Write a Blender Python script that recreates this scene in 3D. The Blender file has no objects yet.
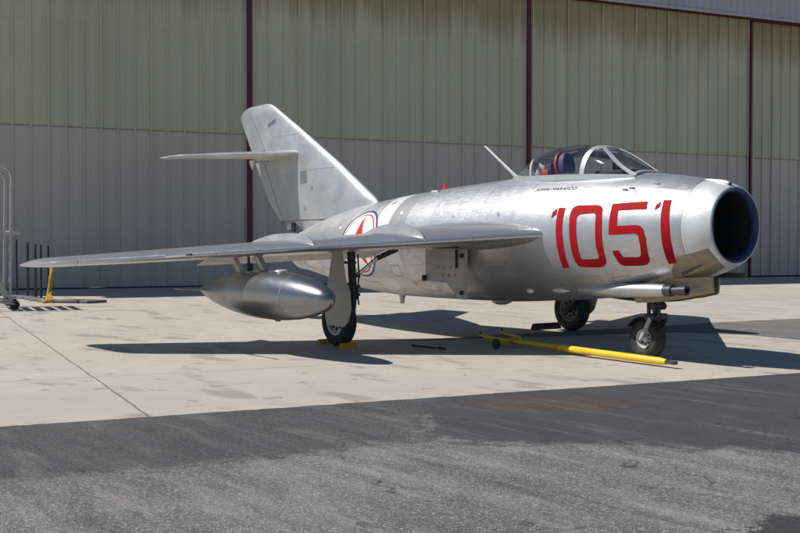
import bpy, bmesh, math, random
from mathutils import Vector, Matrix
random.seed(7)
R = math.radians
scene = bpy.context.scene

# ------------------------------------------------------------------ camera
CAM = Vector((6.676, -8.880, 1.240)); YAW, PITCH, ROLL = 2.51668, -0.0225, 0.0003
d = Vector((math.cos(YAW)*math.cos(PITCH), math.sin(YAW)*math.cos(PITCH), math.sin(PITCH)))
rt = Vector((math.sin(YAW), -math.cos(YAW), 0.0)); up = rt.cross(d)
r2 = rt*math.cos(ROLL)+up*math.sin(ROLL); u2 = up*math.cos(ROLL)-rt*math.sin(ROLL)
cam_data = bpy.data.cameras.new('camera'); cam = bpy.data.objects.new('camera', cam_data)
scene.collection.objects.link(cam); scene.camera = cam
cam_data.sensor_width = 36.0; cam_data.lens = 1076.7/800*36; cam_data.clip_end = 3000; cam_data.clip_start = .05
M = Matrix.Identity(4)
for i in range(3):
    M[i][0] = r2[i]; M[i][1] = u2[i]; M[i][2] = -d[i]; M[i][3] = CAM[i]
cam.matrix_world = M

# ------------------------------------------------------------------ sky, sun, exposure
SUN = Vector((-0.523, -0.663, 1.0)).normalized()          # towards the sun
elev = math.asin(SUN.z)
world = bpy.data.worlds.new('World'); scene.world = world; world.use_nodes = True
wn = world.node_tree.nodes; wl = world.node_tree.links; wn.clear()
sky = wn.new('ShaderNodeTexSky'); sky.sky_type = 'NISHITA'; sky.sun_disc = False
sky.sun_elevation = elev; sky.sun_rotation = math.atan2(SUN.x, SUN.y)
sky.air_density = 1.0; sky.dust_density = 0.0; sky.ozone_density = 5.0
bg = wn.new('ShaderNodeBackground'); bg.inputs['Strength'].default_value = 0.065
wo = wn.new('ShaderNodeOutputWorld')
wl.new(sky.outputs[0], bg.inputs['Color']); wl.new(bg.outputs[0], wo.inputs['Surface'])
sd = bpy.data.lights.new('sun', 'SUN'); sd.energy = 4.9; sd.angle = R(0.53); sd.color = (1.0, 0.945, 0.86)
so = bpy.data.objects.new('sun', sd); scene.collection.objects.link(so)
so.rotation_euler = (-SUN).to_track_quat('-Z', 'Y').to_euler(); so.location = (-20, -20, 40)
scene.view_settings.view_transform = 'Standard'; scene.view_settings.look = 'None'
scene.view_settings.gamma = 1.0; scene.view_settings.exposure = 0.08
scene.view_settings.use_curve_mapping = False

# ------------------------------------------------------------------ helpers
COL = scene.collection
ORG = {}
def tag(o, label=None, cat=None, group=None, kind=None):
    if label: o['label'] = label
    if cat: o['category'] = cat
    if group: o['group'] = group
    if kind: o['kind'] = kind
    return o
def empty(name, loc, label=None, cat=None, group=None):
    o = bpy.data.objects.new(name, None); COL.objects.link(o); o.location = loc
    o.empty_display_size = .2
    ORG[o.name] = Vector(loc)
    return tag(o, label, cat, group)
def mesh(name, vf, mats, parent=None, smooth=True, idx=None, loc=None, sharp=35):
    """vf = (verts in world coordinates, faces)."""
    vs, fs = vf
    if not isinstance(mats, (list, tuple)): mats = [mats]
    if loc is None:
        lo = [min(v[i] for v in vs) for i in range(3)]; hi = [max(v[i] for v in vs) for i in range(3)]
        loc = Vector(((lo[0]+hi[0])/2, (lo[1]+hi[1])/2, (lo[2] if parent is None else (lo[2]+hi[2])/2)))
    loc = Vector(loc)
    me = bpy.data.meshes.new(name)
    me.from_pydata([tuple(Vector(v)-loc) for v in vs], [], [tuple(f) for f in fs])
    for m in mats: me.materials.append(m)
    if idx:
        for p, i in zip(me.polygons, idx): p.material_index = i
    bm = bmesh.new(); bm.from_mesh(me)
    bmesh.ops.recalc_face_normals(bm, faces=bm.faces)
    bm.to_mesh(me); bm.free()
    if smooth:
        for p in me.polygons: p.use_smooth = True
        try: me.set_sharp_from_angle(angle=R(sharp))
        except Exception: pass
    o = bpy.data.objects.new(name, me); COL.objects.link(o)
    ORG[o.name] = loc
    if parent is not None:
        o.parent = parent; o.location = loc-ORG[parent.name]
    else: o.location = loc
    return o
class MB:
    def __init__(s): s.v = []; s.f = []; s.i = []
    def add(s, vf, mi=0):
        n = len(s.v); s.v += [Vector(a) for a in vf[0]]; s.f += [[k+n for k in f] for f in vf[1]]; s.i += [mi]*len(vf[1]); return s
    def build(s, name, mats, parent=None, **k): return mesh(name, (s.v, s.f), mats, parent, idx=s.i, **k)
def box(c, s, rot=None):
    """c centre, s full sizes, rot = 3x3 matrix"""
    rot = rot or Matrix.Identity(3); c = Vector(c)
    vs = [c+rot@Vector((sx*s[0]/2, sy*s[1]/2, sz*s[2]/2)) for sx in (-1, 1) for sy in (-1, 1) for sz in (-1, 1)]
    return vs, [(0,1,3,2),(4,6,7,5),(0,4,5,1),(2,3,7,6),(0,2,6,4),(1,5,7,3)]
def bevbox(c, s, b=.01, rot=None, seg=2):
    bm = bmesh.new(); bmesh.ops.create_cube(bm, size=1)
    for v in bm.verts: v.co = Vector((v.co.x*s[0], v.co.y*s[1], v.co.z*s[2]))
    bmesh.ops.bevel(bm, geom=bm.edges[:], offset=b, segments=seg, affect='EDGES', profile=.5)
    rot = rot or Matrix.Identity(3); c = Vector(c)
    vs = [c+rot@v.co for v in bm.verts]; fs = [[v.index for v in f.verts] for f in bm.faces]
    bm.free(); return vs, fs
def frame_of(t):
    t = Vector(t).normalized(); a = Vector((0, 0, 1)) if abs(t.z) < .9 else Vector((1, 0, 0))
    n = t.cross(a).normalized(); return n, t.cross(n).normalized()
def tube(pts, r, n=12, caps=True):
    pts = [Vector(p) for p in pts]; rs = r if isinstance(r, (list, tuple)) else [r]*len(pts)
    vs = []; fs = []; N = None
    for k, p in enumerate(pts):
        t = (pts[min(k+1, len(pts)-1)]-pts[max(k-1, 0)]).normalized()
        if N is None: N, B = frame_of(t)
        else:
            N = (N-t*N.dot(t)).normalized(); B = t.cross(N)
        for j in range(n):
            a = 2*math.pi*j/n; vs.append(p+(N*math.cos(a)+B*math.sin(a))*rs[k])
    for k in range(len(pts)-1):
        for j in range(n): fs.append((k*n+j, k*n+(j+1) % n, (k+1)*n+(j+1) % n, (k+1)*n+j))
    if caps: fs.append(list(range(n))[::-1]); fs.append([(len(pts)-1)*n+j for j in range(n)])
    return vs, fs
def lathe(c, axis, prof, n=48, closed=False):
    """prof: (along, radius) pairs around axis through c"""
    axis = Vector(axis).normalized(); N, B = frame_of(axis); c = Vector(c); vs = []; fs = []
    for (t, r) in prof:
        for j in range(n):
            a = 2*math.pi*j/n; vs.append(c+axis*t+(N*math.cos(a)+B*math.sin(a))*max(r, .0005))
    m = len(prof)
    for k in range(m-1 if not closed else m):
        q = (k+1) % m
        for j in range(n): fs.append((k*n+j, k*n+(j+1) % n, q*n+(j+1) % n, q*n+j))
    if not closed: fs.append(list(range(n))[::-1]); fs.append([(m-1)*n+j for j in range(n)])
    return vs, fs
def plate(poly, off):
    """polygon of 3D points thickened along vector off"""
    off = Vector(off); n = len(poly); vs = [Vector(p) for p in poly]+[Vector(p)+off for p in poly]
    fs = [list(range(n)), [n+k for k in range(n)][::-1]]+[(k, (k+1) % n, n+(k+1) % n, n+k) for k in range(n)]
    return vs, fs
def loft(rings, closed=True, caps=True):
    n = len(rings[0]); vs = [Vector(p) for r in rings for p in r]; fs = []
    for k in range(len(rings)-1):
        for j in range(n if closed else n-1):
            fs.append((k*n+j, k*n+(j+1) % n, (k+1)*n+(j+1) % n, (k+1)*n+j))
    if caps: fs.append(list(range(n))[::-1]); fs.append([(len(rings)-1)*n+j for j in range(n)])
    return vs, fs
def copy_tree(o, parent=None):
    c = o.copy(); COL.objects.link(c); c.parent = parent
    for ch in o.children: copy_tree(ch, c)
    return c

# ------------------------------------------------------------------ materials
def mat(name, base, rough=.5, metal=0.0, **k):
    m = bpy.data.materials.new(name); m.use_nodes = True; nt = m.node_tree
    b = nt.nodes['Principled BSDF']
    b.inputs['Base Color'].default_value = (*base, 1); b.inputs['Roughness'].default_value = rough
    b.inputs['Metallic'].default_value = metal
    return m
def N(nt, t, **k):
    n = nt.nodes.new(t)
    for a, v in k.items(): setattr(n, a, v)
    return n
def coords(nt, scale=(1, 1, 1), world_space=False):
    if world_space: src = N(nt, 'ShaderNodeNewGeometry').outputs['Position']
    else: src = N(nt, 'ShaderNodeTexCoord').outputs['Object']
    mp = N(nt, 'ShaderNodeMapping'); mp.inputs['Scale'].default_value = scale
    nt.links.new(src, mp.inputs['Vector']); return mp.outputs[0]
def noise(nt, vec, scale, detail=4, rough=.55, dist=0.0):
    n = N(nt, 'ShaderNodeTexNoise'); n.inputs['Scale'].default_value = scale; n.inputs['Detail'].default_value = detail
    n.inputs['Roughness'].default_value = rough; n.inputs['Distortion'].default_value = dist
    nt.links.new(vec, n.inputs['Vector']); return n.outputs['Fac']
def mrange(nt, val, a, b, c, dd, clamp=True, smooth=False):
    n = N(nt, 'ShaderNodeMapRange'); n.clamp = clamp
    if smooth: n.interpolation_type = 'SMOOTHSTEP'
    for i, x in zip(('From Min', 'From Max', 'To Min', 'To Max'), (a, b, c, dd)): n.inputs[i].default_value = x
    nt.links.new(val, n.inputs['Value']); return n.outputs[0]
def mixc(nt, fac, a, b, mode='MIX'):
    n = N(nt, 'ShaderNodeMix', data_type='RGBA', blend_type=mode)
    if isinstance(fac, (int, float)): n.inputs[0].default_value = fac
    else: nt.links.new(fac, n.inputs[0])
    for s, x in ((6, a), (7, b)):
        if isinstance(x, (tuple, list)): n.inputs[s].default_value = (*x, 1) if len(x) == 3 else x
        else: nt.links.new(x, n.inputs[s])
    return n.outputs[2]
def mathn(nt, op, a, b=None):
    n = N(nt, 'ShaderNodeMath', operation=op)
    for i, x in enumerate((a, b)):
        if x is None: continue
        if isinstance(x, (int, float)): n.inputs[i].default_value = x
        else: nt.links.new(x, n.inputs[i])
    return n.outputs[0]
def bump(nt, h, strength=.2, dist=.01, prev=None):
    n = N(nt, 'ShaderNodeBump'); n.inputs['Strength'].default_value = strength; n.inputs['Distance'].default_value = dist
    nt.links.new(h, n.inputs['Height'])
    if prev is not None: nt.links.new(prev, n.inputs['Normal'])
    return n.outputs[0]
def paint(name, base, rough=.5, worn=(.1, .08, .05), amt=.5):
    m = mat(name, base, rough); nt = m.node_tree; v = coords(nt, world_space=True)
    n = noise(nt, v, 9, 6, .7)
    nt.links.new(mixc(nt, mrange(nt, n, .55, .72, 0, amt), base, worn), nt.nodes['Principled BSDF'].inputs['Base Color'])
    return m
def alu(name, base, rough=.36, metal=.85, var=.12, wav=.12, rv=1.0, streak=.0):
    m = mat(name, base, rough, metal); nt = m.node_tree; b = nt.nodes['Principled BSDF']; L = nt.links
    w = coords(nt, world_space=True)
    n1 = noise(nt, w, 2.2, 5, .6); n2 = noise(nt, coords(nt, (1, 1, 5), True), 9, 5, .65); n3 = noise(nt, w, 30, 3, .6)
    f = mrange(nt, n1, .3, .7, 1-var, 1+var); f2 = mrange(nt, n2, .3, .75, 1+var*.5, 1-var*.9)
    f3 = mathn(nt, 'MULTIPLY', f, f2)
    # warm grime low down in the noise valleys
    c = N(nt, 'ShaderNodeVectorMath', operation='SCALE'); c.inputs[0].default_value = base; L.new(f3, c.inputs['Scale'])
    sp = mrange(nt, n3, .62, .74, 0, .10*rv)
    col = mixc(nt, sp, c.outputs[0], tuple(x*.55 for x in base))
    if streak > 0:
        st = noise(nt, coords(nt, (.8, .8, 9), True), 2.0, 6, .7)
        col = mixc(nt, mrange(nt, st, .5, .75, 0, streak), col, (.16, .13, .10))
    L.new(col, b.inputs['Base Color'])
    L.new(mathn(nt, 'ADD', mrange(nt, n2, .3, .7, rough-.05*rv, rough+.10*rv), mrange(nt, n3, .3, .7, -.015*rv, .025*rv)), b.inputs['Roughness'])
    h = noise(nt, w, 3.3, 2, .5); nb = bump(nt, h, wav, .02)
    h2 = noise(nt, w, 9, 2, .5); nb = bump(nt, h2, wav*.35, .004, nb)
    L.new(nb, b.inputs['Normal'])
    return m
M_ALU = alu('aluminium_skin', (.50, .51, .53), .41, .80, rv=.9)
M_ALU2 = alu('aluminium_darker_panel', (.43, .44, .46), .39, .78, rv=.9)
M_ALU3 = alu('aluminium_lighter_panel', (.56, .57, .58), .36, .72)
M_ALU_B = alu('aluminium_bright_panel', (.72, .73, .74), .42, .45, var=.07)
M_ALU_D = alu('aluminium_dull_band', (.30, .31, .32), .46, .5)
M_ALU_W = alu('aluminium_wing_skin', (.52, .53, .55), .27, .76, var=.08, rv=.6)
M_FAIR = alu('grey_fairing_paint', (.24, .25, .26), .42, .35, var=.12)
M_POL = alu('bare_polished_steel', (.34, .28, .20), .42, .45, var=.22, wav=.35, streak=.5)
M_UND = alu('worn_grey_panel', (.50, .48, .45), .5, .3, var=.22, streak=.35)
M_FIN = alu('aluminium_tail_skin', (.47, .48, .50), .38, .52, var=.18)
M_DOOR = alu('light_gear_door', (.56, .54, .50), .5, .2, var=.10, streak=.12)
M_SEAM = mat('panel_seam', (.27, .27, .28), .6, .4)
M_RIV = mat('rivet_line', (.33, .33, .34), .5, .7)
M_RED = paint('red_marking_paint', (.36, .004, .009), .7, (.20, .03, .03), .6)
M_RED.node_tree.nodes['Principled BSDF'].inputs['Specular IOR Level'].default_value = .15
M_RSTAR = mat('star_red_paint', (.55, .02, .02), .45)
M_WHITE = mat('white_marking_paint', (.74, .74, .74), .45)
M_NAVY = mat('navy_marking_paint', (.03, .05, .12), .45)
M_BLACK = mat('black_lettering', (.02, .02, .025), .5)
M_BLUE = paint('intake_rim_blue_reflection', (.035, .062, .16), .32, (.16, .16, .17), .7)  # blue reflection of the metal rim painted in as its base colour
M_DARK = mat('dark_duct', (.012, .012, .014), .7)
M_DUCT = mat('duct_wall', (.06, .06, .065), .5, .4)
M_GUN = mat('gunmetal', (.09, .09, .10), .4, .7)
M_STRUT = mat('dark_gear_steel', (.06, .06, .062), .5, .5)
M_CHROME = mat('bright_oleo_steel', (.7, .7, .7), .2, 1.0)
M_HUB = mat('pale_wheel_hub', (.55, .56, .57), .45, .3)
M_HUBD = mat('grey_wheel_hub', (.20, .21, .22), .5, .4)
def rubber():
    m = mat('tyre_rubber', (.022, .022, .023), .75); nt = m.node_tree
    v = coords(nt, world_space=True); n = noise(nt, v, 18, 5)
    nt.links.new(mixc(nt, mrange(nt, n, .4, .75, 0, 1), (.02, .02, .021), (.055, .052, .05)), nt.nodes['Principled BSDF'].inputs['Base Color'])
    return m
M_TYRE = rubber()
M_TANKD = alu('tank_wing_shade_and_fittings', (.24, .245, .255), .28, .9, var=.05, wav=.03, rv=.4)  # darker copy for the wing shade on the tank rear, also for small fittings
M_TANK = alu('tank_aluminium', (.27, .275, .29), .28, .92, var=.04, wav=.03, rv=.35)
M_FRAME = alu('canopy_frame_metal', (.52, .53, .54), .40, .55, var=.06, wav=.1)
M_COCK = mat('cockpit_dark', (.03, .032, .035), .7)
M_HEAD = mat('headrest_leather', (.07, .045, .13), .55)
M_HRED = mat('headrest_red_trim', (.42, .03, .05), .5)
M_CLOTH = mat('pale_harness_cloth', (.6, .6, .58), .8)
def glass():
    m = bpy.data.materials.new('canopy_glass'); m.use_nodes = True; nt = m.node_tree; nt.nodes.clear()
    o = N(nt, 'ShaderNodeOutputMaterial'); t = N(nt, 'ShaderNodeBsdfTransparent'); t.inputs[0].default_value = (.99, .99, .99, 1)
    g = N(nt, 'ShaderNodeBsdfGlossy'); g.inputs['Roughness'].default_value = .05
    lw = N(nt, 'ShaderNodeLayerWeight'); lw.inputs[0].default_value = .22
    f = mrange(nt, lw.outputs['Fresnel'], 0, 1, .07, .85)
    mx = N(nt, 'ShaderNodeMixShader'); nt.links.new(f, mx.inputs[0]); nt.links.new(t.outputs[0], mx.inputs[1]); nt.links.new(g.outputs[0], mx.inputs[2])
    nt.links.new(mx.outputs[0], o.inputs[0]); return m
M_GLASS = glass()
M_YEL = paint('yellow_tow_paint', (.72, .50, .02), .45, (.25, .16, .03), .6)
M_YELD = paint('ochre_chock_paint', (.55, .30, .02), .6, (.12, .08, .03), .7)
M_ROPE = mat('yellow_rope_fibre', (.50, .30, .04), .9)
M_PLATF = paint('worn_grey_steel', (.42, .41, .40), .5, (.16, .13, .11), .5)
M_BLKPOST = mat('black_post_plastic', (.02, .02, .022), .5)
M_BASEG = paint('grey_rubber_base', (.14, .14, .14), .8, (.05, .05, .05), .5)

WA = 1.3802; WD = -21.483                      # hangar wall: direction angle and signed distance
WU = Vector((math.cos(WA), math.sin(WA), 0)); WN = Vector((math.sin(WA), -math.cos(WA), 0))
def wp(s, z, out=0.0): return WN*(WD+out)+WU*s+Vector((0, 0, z))

def wallcoord(nt):
    """world position -> (along wall, out, z)"""
    g = N(nt, 'ShaderNodeNewGeometry'); mp = N(nt, 'ShaderNodeMapping'); mp.vector_type = 'POINT'
    mp.inputs['Rotation'].default_value = (0, 0, -WA); nt.links.new(g.outputs['Position'], mp.inputs['Vector'])
    return mp.outputs[0]
def sheet_mat(name, base, base2, topcol=(.12, .09, .05), topz=None, rough=.55):
    m = mat(name, base, rough); nt = m.node_tree; b = nt.nodes['Principled BSDF']; L = nt.links
    v = wallcoord(nt); sep = N(nt, 'ShaderNodeSeparateXYZ'); L.new(v, sep.inputs[0])
    # sheet to sheet difference (0.9 m wide sheets) and vertical runs
    fl = mathn(nt, 'FLOOR', mathn(nt, 'DIVIDE', sep.outputs[0], .9)); wn_ = N(nt, 'ShaderNodeTexWhiteNoise', noise_dimensions='1D'); L.new(fl, wn_.inputs['W'])
    mp = N(nt, 'ShaderNodeMapping'); mp.inputs['Scale'].default_value = (3.0, 1, .12); L.new(v, mp.inputs[0])
    runs = noise(nt, mp.outputs[0], 1.6, 6, .6)
    c1 = mixc(nt, mrange(nt, wn_.outputs[0], 0, 1, 0, 1), base, base2)
    c2 = mixc(nt, mrange(nt, runs, .42, .75, 0, .32), c1, tuple(x*.72 for x in base))
    big = noise(nt, v, .35, 3, .5); c2 = mixc(nt, mrange(nt, big, .35, .65, 0, .22), c2, tuple(x*1.25 for x in base2))
    if topz:
        zz = mathn(nt, 'ADD', sep.outputs[2], mathn(nt, 'MULTIPLY', mathn(nt, 'SUBTRACT', runs, .5), 2.2))
        c2 = mixc(nt, mrange(nt, zz, topz-1.7, topz-.5, 0, .75, smooth=True), c2, topcol)  # browner towards the top, edge broken up by the vertical runs
    L.new(c2, b.inputs['Base Color'])
    n3 = noise(nt, v, 6, 3); L.new(bump(nt, n3, .15, .01), b.inputs['Normal'])
    return m
M_GREEN = sheet_mat('olive_translucent_sheet', (.50, .485, .335), (.57, .55, .38), (.30, .22, .11), topz=9.1)
M_GREY = sheet_mat('grey_steel_sheet', (.55, .485, .42), (.59, .52, .45))
M_SEAMY = mat('yellowed_sheet_joint', (.62, .60, .38), .6)
M_LAP = mat('sheet_lap', (.24, .22, .19), .6)
M_FASC = sheet_mat('pale_fascia_sheet', (.40, .40, .44), (.43, .43, .47))
M_MAROON = paint('maroon_steel', (.10, .008, .018), .5, (.06, .01, .015), .5)
M_ROOF = mat('roof_sheet', (.35, .35, .36), .5)
M_GAP = mat('door_track_dark', (.03, .03, .035), .7)

def concrete():
    m = mat('pale_concrete', (.42, .39, .35), .85); nt = m.node_tree; b = nt.nodes['Principled BSDF']; L = nt.links
    v = coords(nt, world_space=True)
    big = noise(nt, v, .35, 5, .6); mid = noise(nt, v, 2.5, 6, .65); fine = noise(nt, v, 60, 4, .7)
    col = mixc(nt, mrange(nt, big, .3, .7, 0, 1), (.42, .39, .345), (.52, .485, .43))
    col = mixc(nt, mrange(nt, mid, .35, .8, 0, .5), col, (.36, .315, .27))
    col = mixc(nt, mrange(nt, fine, .3, .75, 0, .35), col, (.33, .295, .255))
    # oil spots, drawn out along the taxi direction
    mp = N(nt, 'ShaderNodeMapping'); mp.inputs['Rotation'].default_value = (0, 0, R(-54)); mp.inputs['Scale'].default_value = (.7, 2.0, 1); L.new(v, mp.inputs[0])
    sp = noise(nt, mp.outputs[0], 1.25, 4, .5, .3); sp2 = noise(nt, v, 3.1, 5, .6, .2)
    col = mixc(nt, mrange(nt, sp, .56, .68, 0, .5, smooth=True), col, (.17, .155, .14))
    col = mixc(nt, mrange(nt, sp2, .60, .68, 0, .5, smooth=True), col, (.15, .135, .12))
    # slab joints on a grid lined up with the hangar
    mj = N(nt, 'ShaderNodeMapping'); mj.vector_type = 'POINT'; mj.inputs['Rotation'].default_value = (0, 0, -WA)
    mj.inputs['Location'].default_value = (0, 0, 0); L.new(v, mj.inputs[0])
    wob = noise(nt, v, 3.0, 4, .6)
    sep = N(nt, 'ShaderNodeSeparateXYZ'); L.new(mj.outputs[0], sep.inputs[0])
    def joint(val, period, off, w):
        a = mathn(nt, 'ADD', mathn(nt, 'ADD', val, off), mathn(nt, 'MULTIPLY', mathn(nt, 'SUBTRACT', wob, .5), .05))
        p = mathn(nt, 'PINGPONG', a, period/2)
        return mrange(nt, p, w*.4, w, 1, 0)
    j1 = joint(sep.outputs[0], 7.6, 5.86, .014); j2 = joint(sep.outputs[1], 7.6, -1.9, .012)
    j = mathn(nt, 'MAXIMUM', j1, j2)
    col = mixc(nt, mathn(nt, 'MULTIPLY', j, .75), col, (.10, .09, .08))
    # hairline cracks
    vo = N(nt, 'ShaderNodeTexVoronoi', feature='DISTANCE_TO_EDGE'); vo.inputs['Scale'].default_value = .33
    ad = N(nt, 'ShaderNodeVectorMath', operation='ADD'); L.new(v, ad.inputs[0])
    ns = N(nt, 'ShaderNodeTexNoise'); ns.inputs['Scale'].default_value = 1.4; ns.inputs['Detail'].default_value = 6; L.new(v, ns.inputs[0]); L.new(ns.outputs['Color'], ad.inputs[1])
    L.new(ad.outputs[0], vo.inputs['Vector'])
    cr = mathn(nt, 'MULTIPLY', mrange(nt, vo.outputs['Distance'], .0, .004, .5, 0), mrange(nt, big, .5, .6, 0, 1))
    col = mixc(nt, cr, col, (.16, .14, .12))
    L.new(col, b.inputs['Base Color'])
    L.new(bump(nt, fine, .25, .004, bump(nt, mid, .2, .01)), b.inputs['Normal'])
    return m
M_CONC = concrete()
def asphalt(name, c0, c1, spk, spkamt, bumpk=.6, streaks=.5, rough=.9, patches=False):
    m = mat(name, c0, rough); nt = m.node_tree; b = nt.nodes['Principled BSDF']; L = nt.links
    v = coords(nt, world_space=True)
    big = noise(nt, v, .9, 5, .62, .4); mid = noise(nt, v, 5, 6, .7)
    mp = N(nt, 'ShaderNodeMapping'); mp.inputs['Rotation'].default_value = (0, 0, -WA+R(4)); mp.inputs['Scale'].default_value = (.45, 2.6, 1); L.new(v, mp.inputs[0])
    st = noise(nt, mp.outputs[0], 1.6, 7, .68)
    vo = N(nt, 'ShaderNodeTexVoronoi'); vo.inputs['Scale'].default_value = 120; L.new(v, vo.inputs['Vector'])
    fine = noise(nt, v, 110, 3, .7); fine2 = noise(nt, v, 38, 4, .7)
    ragn = mathn(nt, 'ADD', mathn(nt, 'MULTIPLY', mathn(nt, 'SUBTRACT', mid, .5), .75), mathn(nt, 'MULTIPLY', mathn(nt, 'SUBTRACT', fine2, .5), .30))
    csep = N(nt, 'ShaderNodeSeparateColor'); L.new(vo.outputs['Color'], csep.inputs[0])
    stone = mathn(nt, 'MULTIPLY', mrange(nt, csep.outputs[0], .55, .9, 0, 1), mrange(nt, fine2, .36, .6, .15, 1))
    def surf(c0, c1, spk, amt, streaks):
        col = mixc(nt, mrange(nt, big, .32, .68, 0, 1), c0, c1)
        col = mixc(nt, mrange(nt, st, .47, .68, 0, streaks), col, tuple(x*1.6 for x in c1))
        col = mixc(nt, mrange(nt, mid, .5, .8, 0, .4), col, tuple(x*.5 for x in c0))
        col = mixc(nt, mathn(nt, 'MULTIPLY', stone, amt), col, spk)
        return mixc(nt, mrange(nt, fine, .52, .72, 0, .6), col, tuple(x*.35 for x in c0))
    col = surf(c0, c1, spk, spkamt, streaks)
    vc = N(nt, 'ShaderNodeTexVoronoi', feature='DISTANCE_TO_EDGE'); vc.inputs['Scale'].default_value = .55
    ad = N(nt, 'ShaderNodeVectorMath', operation='ADD'); L.new(v, ad.inputs[0])
    ns = N(nt, 'ShaderNodeTexNoise'); ns.inputs['Scale'].default_value = 2.2; ns.inputs['Detail'].default_value = 7; L.new(v, ns.inputs[0]); L.new(ns.outputs['Color'], ad.inputs[1]); L.new(ad.outputs[0], vc.inputs['Vector'])
    crack = mathn(nt, 'MULTIPLY', mrange(nt, vc.outputs['Distance'], .001, .008, .75, 0), mrange(nt, big, .44, .54, 0, 1))
    mp2 = N(nt, 'ShaderNodeMapping'); mp2.inputs['Rotation'].default_value = (0, 0, R(-54)); mp2.inputs['Scale'].default_value = (.5, 3.2, 1); L.new(v, mp2.inputs[0])
    sm = noise(nt, mp2.outputs[0], 1.3, 7, .7, .3)
    if patches:
        for k, args, w in (('worn', ((.040, .040, .044), (.064, .063, .066), (.22, .21, .20), .5, .7), .14), ('sealed', ((.038, .039, .044), (.055, .056, .062), (.13, .13, .13), .25, .30), .09),
                        ('rust', ((.050, .038, .032), (.078, .060, .050), (.14, .12, .10), .2, .3), .10), ('corner', ((.028, .029, .032), (.045, .045, .05), (.13, .13, .13), .3, .2), .03)):
            at = N(nt, 'ShaderNodeAttribute', attribute_name=k)
            f = mrange(nt, mathn(nt, 'ADD', at.outputs['Fac'], ragn), -w, w, 0, 1, smooth=True)
            col = mixc(nt, f, col, surf(*args))
    col = mixc(nt, mrange(nt, sm, .54, .68, 0, .5), col, tuple(x*.45 for x in c0))
    col = mixc(nt, mrange(nt, sm, .46, .32, 0, .28), col, tuple(min(1, x*1.9) for x in c1))
    col = mixc(nt, crack, col, (.018, .018, .02))
    L.new(col, b.inputs['Base Color'])
    L.new(bump(nt, fine2, bumpk, .008, bump(nt, vo.outputs['Distance'], bumpk*.7, .006)), b.inputs['Normal'])
    return m
M_ASPH = asphalt('weathered_asphalt', (.088, .086, .086), (.140, .137, .135), (.40, .385, .37), .8, .8, 1.0, patches=True)
M_ASPW = asphalt('grey_patch_asphalt', (.13, .125, .122), (.165, .16, .155), (.24, .23, .22), .3, .3, .2)

# ------------------------------------------------------------------ ground
def sheet(name, poly, z, m, label=None, rag=0.0, kind='structure', step=.06, seed=1):
    """flat sheet with a slightly ragged outline"""
    rnd = random.Random(seed); pts = []
    n = len(poly)
    for k in range(n):
        a = Vector((*poly[k], 0)); b = Vector((*poly[(k+1) % n], 0)); L = (b-a).length
        c = max(1, min(200, int(L/step))) if rag > 0 else 1
        nn = Vector((-(b-a).y, (b-a).x, 0)).normalized()
        ph = rnd.random()*10; f1 = 2+rnd.random()*3; f2 = 9+rnd.random()*8
        for q in range(c):
            t = q/c; w = min(1, 4*t*(1)) if t < .5 else min(1, 4*(1-t))
            o = rag*(.9*math.sin(ph+f1*L*t)+.5*math.sin(2*ph+f2*L*t)+rnd.uniform(-.45, .45))*w
            pts.append(a+(b-a)*t+nn*o)
    bm = bmesh.new(); vs = [bm.verts.new((p.x, p.y, z)) for p in pts]; f = bm.faces.new(vs)
    bmesh.ops.triangulate(bm, faces=[f]); bm.normal_update()
    for f in bm.faces:
        if f.normal.z < 0: f.normal_flip()
    me = bpy.data.meshes.new(name); bm.to_mesh(me); bm.free(); me.materials.append(m)
    o = bpy.data.objects.new(name, me); COL.objects.link(o); o['kind'] = kind
    if label: o['label'] = label
    return o
sheet('ground', [(-400, -400), (400, -400), (400, 400), (-400, 400)], 0, M_CONC, 'pale concrete apron with joints and oil spots')
E0 = Vector((-.733, -6.845, 0)); ED = Vector((1.358, 7.016, 0)).normalized(); EN = Vector((ED.y, -ED.x, 0))
def ep(s, o): p = E0+ED*s+EN*o; return (p.x, p.y)
def sdist(p, poly):
    """signed distance, positive inside"""
    x, y = p; ins = False; best = 1e9; n = len(poly)
    for k in range(n):
        x0, y0 = poly[k]; x1, y1 = poly[(k+1) % n]
        if (y0 > y) != (y1 > y) and x < (x1-x0)*(y-y0)/(y1-y0)+x0: ins = not ins
        dx, dy = x1-x0, y1-y0; t = max(0, min(1, ((x-x0)*dx+(y-y0)*dy)/(dx*dx+dy*dy)))
        best = min(best, math.hypot(x-x0-t*dx, y-y0-t*dy))
    return best if ins else -best
PAT = {'worn': [(-1.5, -7.4), (-.9, -6.4), (-.3, -3.2), (.30, -3.40), (.62, -4.33), (1.27, -4.76), (1.29, -5.51), (1.18, -6.29), (1.05, -6.92), (.96, -7.41), (.9, -9), (-1.5, -9)],
 'sealed': [(.12, -3.9), (-.3, -3.2), (.2, .45), (1.6, .9), (3.12, -3.26), (2.97, -3.33), (2.63, -3.43), (2.53, -3.78), (2.21, -3.85), (1.9, -4.22), (1.64, -4.64), (1.29, -4.72), (.70, -4.36)],
 'rust': [(.35, -3.66), (.25, -3.27), (.35, -2.93), (.67, -2.58), (1.14, -2.64), (1.14, -3.07), (.84, -3.39), (.63, -3.7)],
 'corner': [(3.91, -5.22), (3.78, -4.94), (3.74, -4.71), (3.84, -4.39), (4.15, -3.8), (5.5, -4.5), (4.6, -6.2)]}
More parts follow.
